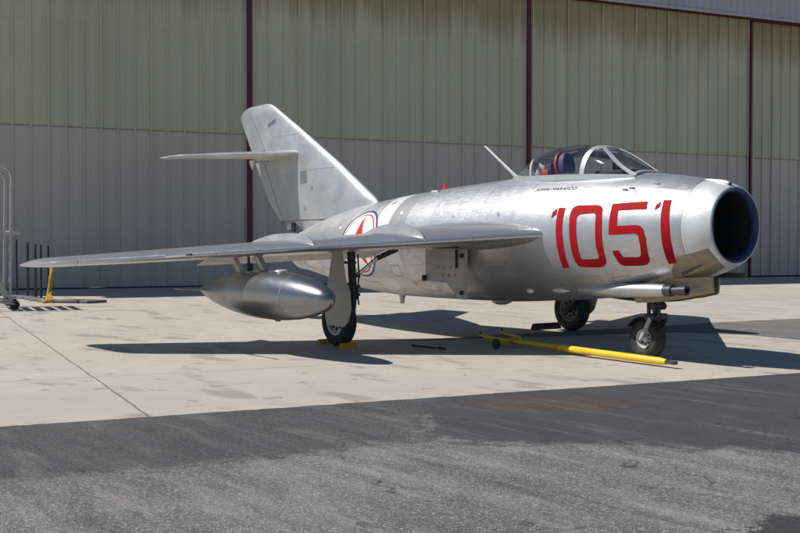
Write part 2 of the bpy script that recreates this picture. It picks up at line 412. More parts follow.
def road():
    us = [-60, -30, -15, -8, -4]+[-3+.055*i for i in range(250)]+[12, 16, 24, 40, 80]; vs_ = [0]+[.02+.06*i for i in range(100)]+[7, 9, 13, 20, 40, 120]
    V = []; A = {k: [] for k in PAT}
    for u in us:
        w = .020*math.sin(u*.31)+.010*math.sin(u*1.1+1)+random.uniform(-.012, .012) if -4 < u < 12 else 0
        for v in vs_:
            x, y = ep(u, v+(w if v == 0 else 0)); V.append((x, y, .004))
            for k in PAT: A[k].append(max(-1, min(1, sdist((x, y), PAT[k]))) if -5 < u < 12 and v < 7 else -1)
    n = len(vs_); F = [(i*n+j, (i+1)*n+j, (i+1)*n+j+1, i*n+j+1) for i in range(len(us)-1) for j in range(n-1)]
    me = bpy.data.meshes.new('road'); me.from_pydata(V, [], F); me.materials.append(M_ASPH)
    bm = bmesh.new(); bm.from_mesh(me); bm.normal_update()
    if sum(f.normal.z for f in bm.faces) < 0: bmesh.ops.reverse_faces(bm, faces=bm.faces[:])
    bm.to_mesh(me); bm.free()
    for k in PAT:
        at = me.attributes.new(k, 'FLOAT', 'POINT'); at.data.foreach_set('value', A[k])
    o = bpy.data.objects.new('road', me); COL.objects.link(o); o['kind'] = 'structure'; o['label'] = 'weathered patched grey asphalt in the foreground'
road()
sheet('pavement_patch', [(-4.3, -1.2), (-3.93, 4.38), (-3.95, 4.64), (-3.7, 6.62), (-3.4, 12), (2.4, 4.2), (-.97, 3.18), (-1.43, 3.24), (-2.33, 3.32), (-3.15, 2.9)], .004, M_ASPW, 'grey asphalt strip across the apron behind the nose', .012, seed=9)

# ------------------------------------------------------------------ hangar
hangar = empty('hangar', wp(8, 0, -8), 'large metal hangar with tall olive and grey sliding doors', 'hangar')
ZT, ZH = 4.33, 9.137
def leaf(s0, s1, out, zbot=.03, ztop=9.6):
    g = MB()
    def strip(z0, z1, mi, o):
        s = s0; k = 0; prof = []
        while s < s1-.01:
            w = min(.45, s1-s)
            h = .035 if k % 3 else .055
            prof += [(s, 0), (s+.035, 0), (s+.045, h), (s+.085, h), (s+.095, 0)]
            # shallow stiffening swages between the ribs
            if w > .4: prof += [(s+.225, 0), (s+.235, .007), (s+.255, .007), (s+.265, 0), (s+.345, 0), (s+.355, .007), (s+.375, .007), (s+.385, 0)]
            s += .45; k += 1
        prof.append((s1, 0)); vs = []; fs = []
        for (a, b) in prof: vs += [wp(a, z0, out+o+b), wp(a, z1, out+o+b)]
        for j in range(len(prof)-1): fs.append((2*j, 2*j+2, 2*j+3, 2*j+1))
        g.add((vs, fs), mi)
    strip(zbot, ZT, 1, 0); strip(ZT-.04, ztop, 0, .012)
    s = s0+.085; k = 0
    rr = random.Random(int(s0*10)+5)
    # joint strips of the translucent sheets, a few have yellowed
    while s < s1-.4:
        if k % 3 == 0: g.add(box(tuple(wp(s-.017, (ZT+ztop)/2, out+.012+.060)), (.022, .012, ztop-ZT), Matrix.Rotation(WA, 3, 'Z')), 2)
        s += .45; k += 1
    g.add(box(tuple(wp((s0+s1)/2, ZT-.03, out+.018)), (s1-s0, .02, .022), Matrix.Rotation(WA, 3, 'Z')), 3)
    # lighter sheet overlap line higher up
    g.add(box(tuple(wp((s0+s1)/2, 7.05, out+.020)), (s1-s0-.02, .012, .02), Matrix.Rotation(WA, 3, 'Z')), 0)
    g.add(box(tuple(wp((s0+s1)/2, (zbot+ztop)/2, out-.08)), (s1-s0, .12, ztop-zbot), Matrix.Rotation(WA, 3, 'Z')), 1)
    o = g.build('sliding_door', [M_GREEN, M_GREY, M_SEAMY, M_LAP], hangar, smooth=False)
    return o
leaf(-8.0, 1.50, 0); leaf(1.66, 10.76, 0.0); leaf(10.94, 19.98, 0.0); leaf(20.10, 29.3, -.42)
RZ = Matrix.Rotation(WA, 3, 'Z')
for s in (1.58, 10.85): mesh('door_post', bevbox(tuple(wp(s, 4.83, .02)), (.155, .16, 9.6), .012, RZ, 1), M_MAROON, hangar, smooth=False)
for s in (1.58, 10.85):
    for q in (-1, 1): mesh('post_trim', box(tuple(wp(s+q*.105, 4.8, .03)), (.035, .05, 9.55), RZ), M_PLATF, hangar, smooth=False)
mesh('door_gap', box(tuple(wp(20.05, 4.7, -.02)), (.05, .3, 9.3), RZ), M_MAROON, hangar, smooth=False)
mesh('door_gap', box(tuple(wp(19.97, 4.7, .04)), (.05, .05, 9.3), RZ), M_PLATF, hangar, smooth=False)
mesh('header_beam', box(tuple(wp(25, 9.42, -.30)), (10.5, .5, .42), RZ), M_MAROON, hangar, smooth=False)
mesh('header_beam', box(tuple(wp(6, ZH+.05, .12)), (28, .10, .10), RZ), M_MAROON, hangar, smooth=False)
g = MB(); s = -8.0; prof = []
while s < 31: prof += [(s, 0), (s+.2, 0), (s+.215, .02), (s+.25, .02), (s+.265, 0)]; s += .3
vs = []; fs = []
for a, b in prof: vs += [wp(a, ZH+.10, .32+b), wp(a, 12.0, .32+b)]
for j in range(len(prof)-1): fs.append((2*j, 2*j+2, 2*j+3, 2*j+1))
g.add((vs, fs)); g.add(box(tuple(wp(11.6, (ZH+12)/2+.06, .17)), (39.4, .26, 12-ZH-.12), RZ)); g.add(box(tuple(wp(11.6, ZH+.07, .33)), (39.4, .06, .10), RZ))
g.build('fascia', M_FASC, hangar, smooth=False)
mesh('wall', box(tuple(wp(-10, 6, -.2)), (4.0, .4, 12), RZ), M_GREY, hangar, smooth=False)
mesh('wall', box(tuple(wp(-11.9, 6, -10.2)), (.3, 19.4, 12), RZ), M_GREY, hangar, smooth=False)
mesh('wall', box(tuple(wp(34, 6, -10.2)), (.3, 19.4, 12), RZ), M_GREY, hangar, smooth=False)
mesh('wall', box(tuple(wp(31.6, 6, -.2)), (4.6, .4, 12), RZ), M_GREY, hangar, smooth=False)
rv = [wp(-12.4, 12, .7), wp(34.5, 12, .7), wp(34.5, 14.2, -10), wp(-12.4, 14.2, -10), wp(34.5, 12, -20.7), wp(-12.4, 12, -20.7)]
mesh('roof', (rv+[v+Vector((0, 0, .15)) for v in rv], [(0,1,2,3),(3,2,4,5),(6,9,8,7),(9,11,10,8),(0,6,7,1),(5,4,10,11),(1,7,8,2),(2,8,10,4),(0,3,9,6),(3,5,11,9)]), M_ROOF, hangar, smooth=False)
mesh('wall', box(tuple(wp(11, 6, -20.2)), (46, .3, 12), RZ), M_GREY, hangar, smooth=False)
mesh('door_rail', box(tuple(wp(11, .012, .10)), (38, .30, .022), RZ), M_GAP, hangar, smooth=False)

# ------------------------------------------------------------------ jet
jet = empty('jet_fighter', (-4.2, 0, 0), 'silver swept-wing jet fighter numbered 1051 parked on the concrete', 'aircraft')
FUS=[(0.0,1.797,1.012,.392),(.05,1.822,.985,.415),(.2,1.856,.92,.462),(.4,1.895,.86,.508),(.7,1.94,.79,.567),(1.1,1.985,.70,.628),
(1.6,2.018,.628,.682),(2.4,2.036,.563,.722),(3.2,2.012,.515,.730),(4.3,1.955,.498,.728),(5.0,1.91,.495,.712),(5.6,1.862,.505,.676),
(6.2,1.80,.545,.628),(6.6,1.75,.585,.583),(7.1,1.67,.655,.508),(7.6,1.565,.735,.418),(8.05,1.455,.80,.330),(8.22,1.415,.812,.303)]
def _tan(k, j):
    n = len(FUS)
    if k == 0: a, b = 0, 1
    elif k == n-1: a, b = n-2, n-1
    else: a, b = k-1, k+1
    return (FUS[b][j]-FUS[a][j])/(FUS[b][0]-FUS[a][0])
def fsec(x):
    x = min(max(x, 0.0), 8.22)
    for k in range(len(FUS)-1):
        if x <= FUS[k+1][0]: break
    x0, x1 = FUS[k][0], FUS[k+1][0]; h = x1-x0; t = (x-x0)/h; out = []
    for j in (1, 2, 3):
        p0, p1 = FUS[k][j], FUS[k+1][j]; m0, m1 = _tan(k, j)*h, _tan(k+1, j)*h
        out.append((2*t**3-3*t*t+1)*p0+(t**3-2*t*t+t)*m0+(-2*t**3+3*t*t)*p1+(t**3-t*t)*m1)
    return out
def fpt(x, th, off=0.0):
    """point on the skin; th = 0 is the starboard side, +90 deg the spine"""
    zt, zb, w = fsec(x); c = (zt+zb)/2; h = (zt-zb)/2
    return Vector((-x, -(w+off)*math.cos(th), c+(h+off)*math.sin(th)))

# fuselage skin, seams are narrow rings of their own
seams = [.27, 1.22, 2.50, 3.25, 4.05, 4.60, 4.99, 5.50, 5.93, 6.45, 7.05, 7.6, 8.0]
band = lambda x: 1 if (x < .27 or 4.99 < x < 5.35) else (2 if (4.60 < x < 4.99 or 5.50 < x < 5.66) else 0)
xs = sorted(set([round(i*.055, 4) for i in range(1, 149)]+[0.0, 8.22]+[round(s_+q, 4) for s_ in seams for q in (-.0025, .0025)]))
xs = [x for x in xs if not any(-.0024 < x-s_ < .0024 for s_ in seams)]
NS = 120
tseams = [R(38), R(-22), R(142), R(202), R(-62), R(242)]
ths = sorted([2*math.pi*j/NS for j in range(NS)]+[(t+q) % (2*math.pi) for t in tseams for q in (-.002, .002)])
rings = [[fpt(x, t) for t in ths] for x in xs]
vs, fs = loft(rings, True, False); idx = []; n = len(ths)
rr = random.Random(11); panel = {}
for k in range(len(xs)-1):
    xm = (xs[k]+xs[k+1])/2; ring = any(abs(xm-s_) < .0045 for s_ in seams)
    for j in range(n):
        t0 = ths[j]; t1 = ths[(j+1) % n] if j < n-1 else ths[0]+2*math.pi; tm = (t0+t1)/2
        longs = xm > .27 and (t1-t0) < .0045 and any(abs(((tm-t_+math.pi) % (2*math.pi))-math.pi) < .003 for t_ in tseams)
        if ring or longs: idx.append(3)
        else:
            b_ = band(xm); cell = (sum(xm > s_ for s_ in seams), int(((tm+.66) % (2*math.pi))/.9))
            if cell not in panel: panel[cell] = rr.choice([0, 0, 4, 5]) if xm > 2.5 else 0
            idx.append(b_ if (b_ and (xm < 1 or math.sin(tm) > .2)) else panel[cell])
fus = mesh('fuselage', (vs, fs), [M_ALU, M_ALU_B, M_ALU_D, M_SEAM, M_ALU2, M_ALU3], jet, idx=idx, sharp=50)
# rivet rows: small rings of studs beside each seam, sharing one mesh
g = MB()
for s_ in seams:
    for q in (-.028, .028):
        x = s_+q
        if x < .05: continue
        k = 0
        while k < 110:
            th = -1.45+k*.0375
            if th > 1.6: break
            c = fpt(x, th, .0006); nrm = (fpt(x, th, .01)-fpt(x, th, 0)).normalized(); a, b = frame_of(nrm)
            g.add(([c+(a*math.cos(u)+b*math.sin(u))*.0042 for u in [i*math.pi/3 for i in range(6)]], [list(range(6))])); k += 1
g.build('rivet_rows', M_RIV, fus, smooth=False)

# intake lip, duct and splitter
zc = 1.4045; kz = .3925/.392
prof = [(.0, .392), (-.008, .389), (-.014, .381), (-.016, .372)]
inner = [(-.016, .366), (-.012, .354), (-.002, .342), (.018, .333), (.045, .327)]
mesh('intake_lip', lathe((0, 0, zc), (-1, 0, 0), prof+inner[:1], 96), M_ALU_B, jet, sharp=80)
o = jet.children[-1]
def openlathe(c, axis, prof, n=96):
    vf = lathe(c, axis, prof, n); return vf[0], vf[1][:-2]
bpy.data.objects.remove(o)
mesh('intake_lip', openlathe((0, 0, zc), (-1, 0, 0), prof), M_ALU_B, jet, sharp=80)
mesh('intake_rim', openlathe((0, 0, zc), (-1, 0, 0), [prof[-1]]+inner), M_BLUE, jet, sharp=80)
mesh('intake_duct', openlathe((0, 0, zc), (-1, 0, 0), [inner[-1], (.10, .322), (.5, .31), (1.0, .30), (1.9, .30), (1.9, .001)]), M_DUCT, jet)
mesh('intake_splitter', bevbox((-.80, 0, zc), (1.1, .05, .60), .02), M_DUCT, jet)
# gun camera bump above the lip
gc = mesh('camera_fairing', lathe((-.02, -.055, 1.812), (-1, 0, .16), [(0, .020), (.01, .028), (.06, .034), (.14, .034), (.25, .026), (.36, .012), (.42, .002)], 24), M_ALU_B, jet)
mesh('camera_lens', lathe((-.012, -.055, 1.811), (-1, 0, .16), [(-.004, .0), (.0, .017), (.006, .018)], 20), M_DARK, gc)

# decals
def skin_decal(name, poly, m, parent, off=.004, hole=None, size=.035, hole_poly=None):
    bm = bmesh.new()
    vs_ = [bm.verts.new((x, t*.66, 0)) for x, t in poly]
    if hole_poly:
        # bridge the outer outline and the counter into one simple ring
        hv = [bm.verts.new((x, t*.66, 0)) for x, t in hole_poly]
        ed = [bm.edges.new((vs_[k], vs_[(k+1) % len(vs_)])) for k in range(len(vs_))]+[bm.edges.new((hv[k], hv[(k+1) % len(hv)])) for k in range(len(hv))]
        bmesh.ops.triangle_fill(bm, use_beauty=True, edges=ed)
    else:
        ed = [bm.edges.new((vs_[k], vs_[(k+1) % len(vs_)])) for k in range(len(vs_))]
        bmesh.ops.triangle_fill(bm, use_beauty=True, edges=ed)
    for _ in range(6):
        e = [e for e in bm.edges if e.calc_length() > size]
        if not e: break
        bmesh.ops.subdivide_edges(bm, edges=e, cuts=1); bmesh.ops.triangulate(bm, faces=[f for f in bm.faces if len(f.verts) > 3])
    bm.verts.ensure_lookup_table(); bm.verts.index_update()
    V = [fpt(v.co.x, v.co.y/.66, off) for v in bm.verts]; F = [[v.index for v in f.verts] for f in bm.faces]; bm.free()
    return mesh(name, (V, F), m, parent)
f1 = [(1.877, 0.262), (1.88, 0.359), (1.824, 0.426), (1.813, 0.332)]
s1 = [(1.804, 0.435), (1.708, 0.428), (1.707, 0.231), (1.701, 0.085), (1.691, -0.059), (1.687, -0.294), (1.682, -0.533), (1.771, -0.53), (1.775, -0.259), (1.786, -0.026), (1.794, 0.104), (1.799, 0.235)]
o0 = [(1.541, 0.466), (1.277, 0.464), (1.229, 0.443), (1.198, 0.395), (1.172, 0.115), (1.167, -0.186), (1.165, -0.44), (1.183, -0.512), (1.214, -0.554), (1.267, -0.569), (1.505, -0.532), (1.549, -0.501), (1.57, -0.443), (1.582, -0.286), (1.591, -0.094), (1.602, 0.08), (1.617, 0.287), (1.613, 0.373), (1.593, 0.436)]
i0 = [(1.478, 0.311), (1.307, 0.323), (1.277, 0.309), (1.263, 0.257), (1.253, 0.03), (1.253, -0.208), (1.241, -0.365), (1.251, -0.402), (1.275, -0.418), (1.462, -0.404), (1.484, -0.377), (1.491, -0.248), (1.498, -0.085), (1.506, 0.061), (1.516, 0.252), (1.507, 0.291)]
d5 = [(1.094, 0.476), (0.678, 0.531), (0.665, 0.371), (0.998, 0.356), (0.985, 0.095), (0.755, 0.09), (0.705, 0.067), (0.674, 0.014), (0.65, -0.162), (0.656, -0.369), (0.663, -0.554), (0.681, -0.613), (0.714, -0.648), (0.766, -0.652), (0.973, -0.598), (1.009, -0.56), (1.031, -0.491), (1.049, -0.392), (1.064, -0.308), (0.98, -0.312), (0.967, -0.397), (0.94, -0.444), (0.774, -0.48), (0.746, -0.456), (0.734, -0.406), (0.723, -0.252), (0.733, -0.101), (0.764, -0.055), (1.082, -0.043), (1.084, 0.201)]
f2 = [(0.574, 0.347), (0.576, 0.449), (0.528, 0.539), (0.521, 0.422)]
s2 = [(0.512, 0.564), (0.419, 0.574), (0.408, 0.348), (0.397, 0.18), (0.387, 0.017), (0.381, -0.351), (0.394, -0.72), (0.481, -0.715), (0.478, -0.367), (0.478, -0.115), (0.483, 0.095), (0.495, 0.311)]
d1 = skin_decal('painted_digit', s1, M_RED, jet); skin_decal('digit_flag', f1, M_RED, d1)
skin_decal('painted_digit', o0, M_RED, jet, hole_poly=i0)
skin_decal('painted_digit', d5, M_RED, jet)
d2 = skin_decal('painted_digit', s2, M_RED, jet); skin_decal('digit_flag', f2, M_RED, d2)
# roundel
RX, RT, RR = 5.70, .075, .49
def circ(r, n=72): return [(RX-r*math.cos(2*math.pi*k/n), RT+r*math.sin(2*math.pi*k/n)/.66) for k in range(n)]
rd = skin_decal('roundel', circ(RR), M_NAVY, jet, .0025, size=.06)
skin_decal('roundel_disc', circ(RR*.93), M_WHITE, rd, .0040, size=.06)
skin_decal('roundel_ring', circ(RR*.86), M_RSTAR, rd, .0055, size=.06)
skin_decal('roundel_disc', circ(RR*.815), M_WHITE, rd, .0070, size=.06)
star = []
for k in range(10):
    a = math.pi/2+k*math.pi/5; r = RR*.80 if k % 2 == 0 else RR*.80*.385
    star.append((RX-r*math.cos(a), RT+r*math.sin(a)/.66))
skin_decal('roundel_star', star, M_RSTAR, rd, .0088, size=.05)
# small writing under the canopy and on the fin
def text_mesh(body, size, m, name, parent, place):
    cu = bpy.data.curves.new('txt', 'FONT'); cu.body = body; cu.size = size; cu.align_x = 'CENTER'; cu.shear = .3; cu.resolution_u = 2
    to = bpy.data.objects.new('txt', cu); COL.objects.link(to); bpy.context.view_layer.update()
    me = bpy.data.meshes.new_from_object(to.evaluated_get(bpy.context.evaluated_depsgraph_get()))
    V = [place(v.co.x, v.co.y) for v in me.vertices]; F = [list(p.vertices) for p in me.polygons]
    bpy.data.objects.remove(to); bpy.data.meshes.remove(me); bpy.data.curves.remove(cu)
    return mesh(name, (V, F), m, parent, smooth=False)
def on_skin(x0, t0):
    return lambda a, b: fpt(x0-a, t0+b/.70, .003)
text_mesh('JOHN MARASCO', .062, M_BLACK, 'name_lettering', jet, lambda a, b: fpt(2.0-a*1.3, .772+b/.70, .005))

# chin panels of bare steel round the guns
skin_decal('gun_bay_panel', [(.385, -.58), (.04, -.56), (.02, -.9), (.04, -1.35), (.30, -1.45), (.62, -1.42), (.52, -.95)], M_POL, jet, .002, size=.06)
skin_decal('soot_streak', [(.42, -.98), (.18, -.90), (.17, -.94), (.44, -1.10)], M_GUN, jet, .0045, size=.05)
skin_decal('access_hatch', [(.62, 1.0), (.45, 1.0), (.45, .86), (.62, .86)], M_ALU_D, jet, .002)

def skin_frame(x0, x1, t0, t1, parent=None, w=.005, m=None):
    V = []; F = []
    def strip_(pa, pb, n_=14):
        dx, dt = pb[0]-pa[0], (pb[1]-pa[1])*.66; L_ = math.hypot(dx, dt); nx, nt_ = -dt/L_*w/2, dx/L_*w/2/.66
        b0 = len(V)
        for k in range(n_+1):
            x = pa[0]+(pb[0]-pa[0])*k/n_; t = pa[1]+(pb[1]-pa[1])*k/n_
            V.append(fpt(x+nx, t+nt_, .0012)); V.append(fpt(x-nx, t-nt_, .0012))
        for k in range(n_): F.append((b0+2*k, b0+2*k+1, b0+2*k+3, b0+2*k+2))
    strip_((x0, t0), (x1, t0)); strip_((x1, t0), (x1, t1)); strip_((x1, t1), (x0, t1)); strip_((x0, t1), (x0, t0))
    # fasteners along the frame
    for a in range(2):
        for k in range(8):
            for (x, t) in (((x0+(x1-x0)*(k+.5)/8), (t0+.022 if a else t1-.022)),):
                c = fpt(x, t, .0016); nrm = (fpt(x, t, .01)-fpt(x, t, 0)).normalized(); a_, b_ = frame_of(nrm); b0 = len(V)
                V.extend([c+(a_*math.cos(u)+b_*math.sin(u))*.005 for u in [i*math.pi/3 for i in range(6)]]); F.append(tuple(range(b0, b0+6)))
    return mesh('access_hatch', (V, F), m or M_SEAM, fus, smooth=False)
for a_ in ((2.62, 3.10, .62, .98), (3.42, 3.90, .70, 1.02), (.98, 1.20, -.98, -.80), (.70, .92, -1.0, -.86), (1.35, 1.75, -.90, -.72), (2.58, 2.95, -.90, -.45), (4.75, 4.95, -.62, -.38), (4.15, 4.5, -1.0, -.72), (6.5, 6.8, .1, .5), (6.15, 6.38, -.35, -.05), (7.15, 7.5, .35, .8), (.33, .66, .86, 1.06), (5.42, 5.85, -1.05, -.8), (6.55, 6.95, -.6, -.25)): skin_frame(*a_)
for x_, t_ in ((5.62, 1.02), (4.80, .62), (5.2, .95), (3.6, .45), (2.75, .40), (6.9, .9), (.9, .7), (6.35, .45), (1.9, -.85), (2.3, -.8), (4.6, -.8)):
    c = fpt(x_, t_, .002); nrm = (fpt(x_, t_, .1)-fpt(x_, t_, 0)).normalized()
    mesh('round_cover', lathe(c, nrm, [(-.004, .034), (.0, .034), (.0015, .030), (.002, .012)], 20), random.choice([M_ALU2, M_ALU3, M_ALU_D]), fus)
for pl in ([(3.35, -1.02), (3.7, -1.0), (4.02, -1.08), (4.0, -1.2), (3.62, -1.16), (3.3, -1.22)], [(4.75, -.92), (5.05, -.98), (5.3, -1.1), (5.0, -1.16), (4.7, -1.05)]): skin_decal('oil_stain', pl, M_UND, fus, .0018, size=.06)
# wings -------------------------------------------------------------
def le(y): return 1.995+.773*(y-.72), 1.325-.0757*(y-.72)
def te(y): return 4.72+.452*(y-.72), 1.285-.0760*(y-.72)
def wsec(y, side, shrink=0.0, n=22, dx0=0.0, dx1=0.0, tk=None):
    (xl, zl), (xt, zt_) = le(y), te(y); xl += dx0; xt -= dx1
    c = xt-xl; t = tk if tk is not None else (.088-.002*(y-.6)/4.4)
    up_, lo_ = [], []
    for k in range(n+1):
        u = .5*(1-math.cos(math.pi*k/n)); yt = 5*t*(.2969*math.sqrt(u)-.1260*u-.3516*u*u+.2843*u**3-.1015*u**4)*c
        cam_ = .007*4*u*(1-u)*c
        bl = max(0, min(1, (y-4.2)/.6)); yt = yt*(1-bl)+bl*.5*t*c*(max(0, 1-abs(2*u-.96)**2.6)**.5 if abs(2*u-.96) < 1 else 0)
        X = xl+u*c; Z = zl+(zt_-zl)*u
        up_.append(Vector((-X, side*y, Z+yt+cam_))); lo_.append(Vector((-X, side*y, Z-yt*.92+cam_)))
    return up_+lo_[1:-1][::-1]
def wing(side):
    ys = [.45, .72]+[.72+(4.80-.72)*k/22 for k in range(1, 23)]
    secs = [wsec(y, side) for y in ys]
    for k in range(1, 9):
        a = k/8*math.pi/2; y = 4.80+.24*math.sin(a); q = 1-math.cos(a)
        secs.append(wsec(y, side, dx0=.30*q, dx1=.25*q, tk=(.086)*(1-.62*q)))
    vf = loft(secs); n_ = len(secs[0]); ix = []
    for k in range(len(secs)-1):
        ym = abs(secs[k][0].y+secs[k+1][0].y)/2
        for j in range(n_): ix.append(1 if (ym < 1.66 and 3 <= j < 22) else 0)
    ix += [0, 0]
    w = mesh('wing', vf, [M_ALU_W, M_FAIR], jet, sharp=60, idx=ix)
    return w
wings = {}
for sgn in (-1, 1): wings[sgn] = wing(sgn)
def zsurf(x, y, upper=True):
    (xl, zl), (xt, zt_) = le(y), te(y); c = xt-xl; u = min(max((x-xl)/c, 0), 1); t = .088-.002*(y-.6)/4.4
    yt = 5*t*(.2969*math.sqrt(u)-.1260*u-.3516*u*u+.2843*u**3-.1015*u**4)*c; cam_ = .007*4*u*(1-u)*c
    Z = zl+(zt_-zl)*u
    return Z+cam_+(yt if upper else -yt*.92)
for sgn in (-1, 1):
    for y, h, ue in ((1.72, .095, .50), (2.68, .075, .78)):
        (xl, zl), (xt, _) = le(y), te(y); c = xt-xl; P = []
        N_ = 26
        for k in range(N_+1):
            u = ue*k/N_; zz = zsurf(xl+u*c, y); hh = h*math.sin(min(1, (u+.012)/.16)*math.pi/2)*(max(0, math.sin(min(1, max(0, ue-u)/(ue*.5))*math.pi/2))**.8)
            P.append((xl+u*c, zz+hh))
        low = [(xl+ue*c*k/N_, zsurf(xl+ue*c*k/N_, y)-.015) for k in range(N_+1)]
        nose_ = [(xl-.012, zl-.005), (xl-.018, zl+.02), (xl-.008, zl+.055)]
        poly = [Vector((-x, sgn*y-.006, z)) for x, z in low[::-1]+nose_+P]
        g = MB(); m_ = len(low)
        A = [Vector((-x, sgn*y-.006, z)) for x, z in low]; B = [Vector((-x, sgn*y-.006, z)) for x, z in P]; o3 = Vector((0, .012, 0))
        vs = A+B+[p+o3 for p in A]+[p+o3 for p in B]; q = m_; fs = []
        for k in range(q-1):
            fs += [(k, k+1, q+k+1, q+k), (2*q+k, 3*q+k, 3*q+k+1, 2*q+k+1), (q+k, q+k+1, 3*q+k+1, 3*q+k)]
        fs += [(0, q, 3*q, 2*q), (q-1, 2*q-1+0, 4*q-1, 3*q-1)]
        mesh('wing_fence', (vs, fs), M_FIN, wings[sgn], sharp=40)
    # seam rings across the wing skin
    for y in (1.30, 3.55, 4.78):
        (xl, zl), (xt, _) = le(y), te(y); c = xt-xl
        loop = []
        pts = wsec(y, sgn); cen = sum(pts, Vector())/len(pts)
        a = [p+Vector((0, -.004, 0))+(p-cen).normalized()*.0012 for p in pts]; b = [p+Vector((0, .004, 0))+(p-cen).normalized()*.0012 for p in pts]
        mesh('wing_seam', (a+b, [(k, (k+1) % len(a), len(a)+(k+1) % len(a), len(a)+k) for k in range(len(a))]), M_SEAM, wings[sgn])
    # flap, a little lowered, and aileron
    def slab(y0, y1, drop, f0, name, m_):
        rg = []
        for y in (y0, y1):
            (xl, zl), (xt, zt_) = le(y), te(y); c = xt-xl; xa = xl+f0*c; z0 = zsurf(xa, y, False)+.012; L_ = (1-f0)*c
            rg.append([Vector((-xa, sgn*y, z0)), Vector((-xa, sgn*y, z0-.016)), Vector((-(xa+L_*math.cos(drop)), sgn*y, z0-.01-L_*math.sin(drop))), Vector((-(xa+L_*math.cos(drop)), sgn*y, z0-L_*math.sin(drop)))])
        return mesh(name, loft(rg), m_, wings[sgn], smooth=False)
    slab(1.05, 3.05, R(16), .74, 'flap', M_UND)
    nl = mesh('navigation_light', lathe((-le(4.9)[0]-1.02, sgn*5.005, le(4.9)[1]-.03), (.1, sgn*.95, 0), [(0, .028), (.02, .024), (.035, .002)], 16), M_GUN, wings[sgn])
# wing root fairings
def fairing(sgn):
    rg = []
    for k in range(27):
        u = k/26; x = 1.985+u*3.3
        e = math.sqrt(max(1e-4, 1-(1-min(u/.42, 1))**2)) if u < .42 else (1-((u-.42)/.58)**1.6)
        e = max(e, .015); zc_ = 1.335-.012*u
        hu = .16*e; hd = .19*e; wd = .33*e
        row = []
        for j in range(24):
            a = 2*math.pi*j/24; hh = hu if math.sin(a) > 0 else hd
            zz = zc_+hh*math.sin(a)
            zt, zb, w_ = fsec(x); c_ = (zt+zb)/2; h_ = (zt-zb)/2
            ys_ = w_*math.sqrt(max(.05, 1-((zz-c_)/h_)**2))
            row.append(Vector((-x, sgn*(ys_-.05+wd*max(0, math.cos(a))+(.10*0 if math.cos(a) > 0 else .2*math.cos(a))), zz)))
        rg.append(row)
    return mesh('wing_root_fairing', loft(rg), M_FAIR, jet, sharp=70)
for sgn in (-1, 1): fairing(sgn)
# pitot booms near the tips
for sgn in (-1,):
    y = 4.0; (xl, zl) = le(y)
    pb = mesh('pitot_boom', tube([(-xl-.15, sgn*y, zl+.0), (-xl+.10, sgn*y, zl+.012), (-xl+.58, sgn*y, zl+.03)], [.020, .017, .011], 14), M_CHROME, wings[sgn])
    mesh('pitot_tip', tube([(-xl+.56, sgn*y, zl+.029), (-xl+.66, sgn*y, zl+.033)], [.014, .012], 14), M_GUN, pb)

# fin, rudder, tailplane ---------------------------------------------
LEf = [(6.05, 1.70), (6.18, 1.865), (7.199, 2.463), (8.393, 3.099), (9.178, 3.500)]
TEf = [(8.85, 1.58), (9.02, 1.58), (9.392, 1.90), (9.921, 2.64), (10.20, 3.05), (10.40, 3.35)]
def lin(T, z):
    if z <= T[0][1]: return T[0][0]
    for (x0, z0), (x1, z1) in zip(T, T[1:]):
        if z <= z1: return x0+(x1-x0)*(z-z0)/(z1-z0)
    (x0, z0), (x1, z1) = T[-2:]; return x0+(x1-x0)*(z-z0)/(z1-z0)
def finsec(z, xa, xb, t, n=16, fr=(0, 1)):
    c = xb-xa; a_, b_ = [], []
    for k in range(n+1):
        u = .5*(1-math.cos(math.pi*k/n)); u = fr[0]+(fr[1]-fr[0])*u
        yt = 5*t*(.2969*math.sqrt(u)-.1260*u-.3516*u*u+.2843*u**3-.1015*u**4)*c+.001
        a_.append(Vector((-(xa+u*c), -yt, z))); b_.append(Vector((-(xa+u*c), yt, z)))
    return a_+b_[::-1]
def fin_x(z):
    xa = lin(LEf, z); xb = lin(TEf, z)
    if z > 3.40:                                  # rounded tip
        q = min(1, (z-3.40)/.185); e = 1-math.sqrt(max(0, 1-q*q)); xa = xa+.22*e*e; xb = lin(TEf, 3.40)+.02*q-.46*e
    return xa, xb
zs = [1.60+.05*k for k in range(37)]+[3.44, 3.48, 3.52, 3.55, 3.57, 3.583]
HX = lambda z: 8.90+(z-1.58)*.62 if z < 2.60 else 9.41+(z-2.72)*.80          # hinge line of the rudder
secs = []; 
for z in zs:
    xa, xb = fin_x(z); h_ = min(HX(z), xb-.02); t = .075*(1 if z < 3.4 else max(.2, 1-((z-3.4)/.19)**2))
    secs.append(finsec(z, xa, xb, t, 18, (0, (h_-xa)/(xb-xa))))
fin = mesh('tail_fin', loft(secs), M_FIN, jet, sharp=50)
def rudder(z0, z1, m_):
    secs = []
    for z in [zz for zz in zs if z0 <= zz <= z1]:
        xa, xb = fin_x(z); h_ = min(HX(z), xb-.02); t = .075*(1 if z < 3.4 else max(.2, 1-((z-3.4)/.19)**2))
        secs.append(finsec(z, xa, xb, t, 8, ((h_-xa)/(xb-xa)+.006, 1)))
    return mesh('rudder', loft(secs), m_, fin, sharp=50)
rudder(2.79, 3.6, M_ALU3); rudder(1.59, 2.61, M_FIN)
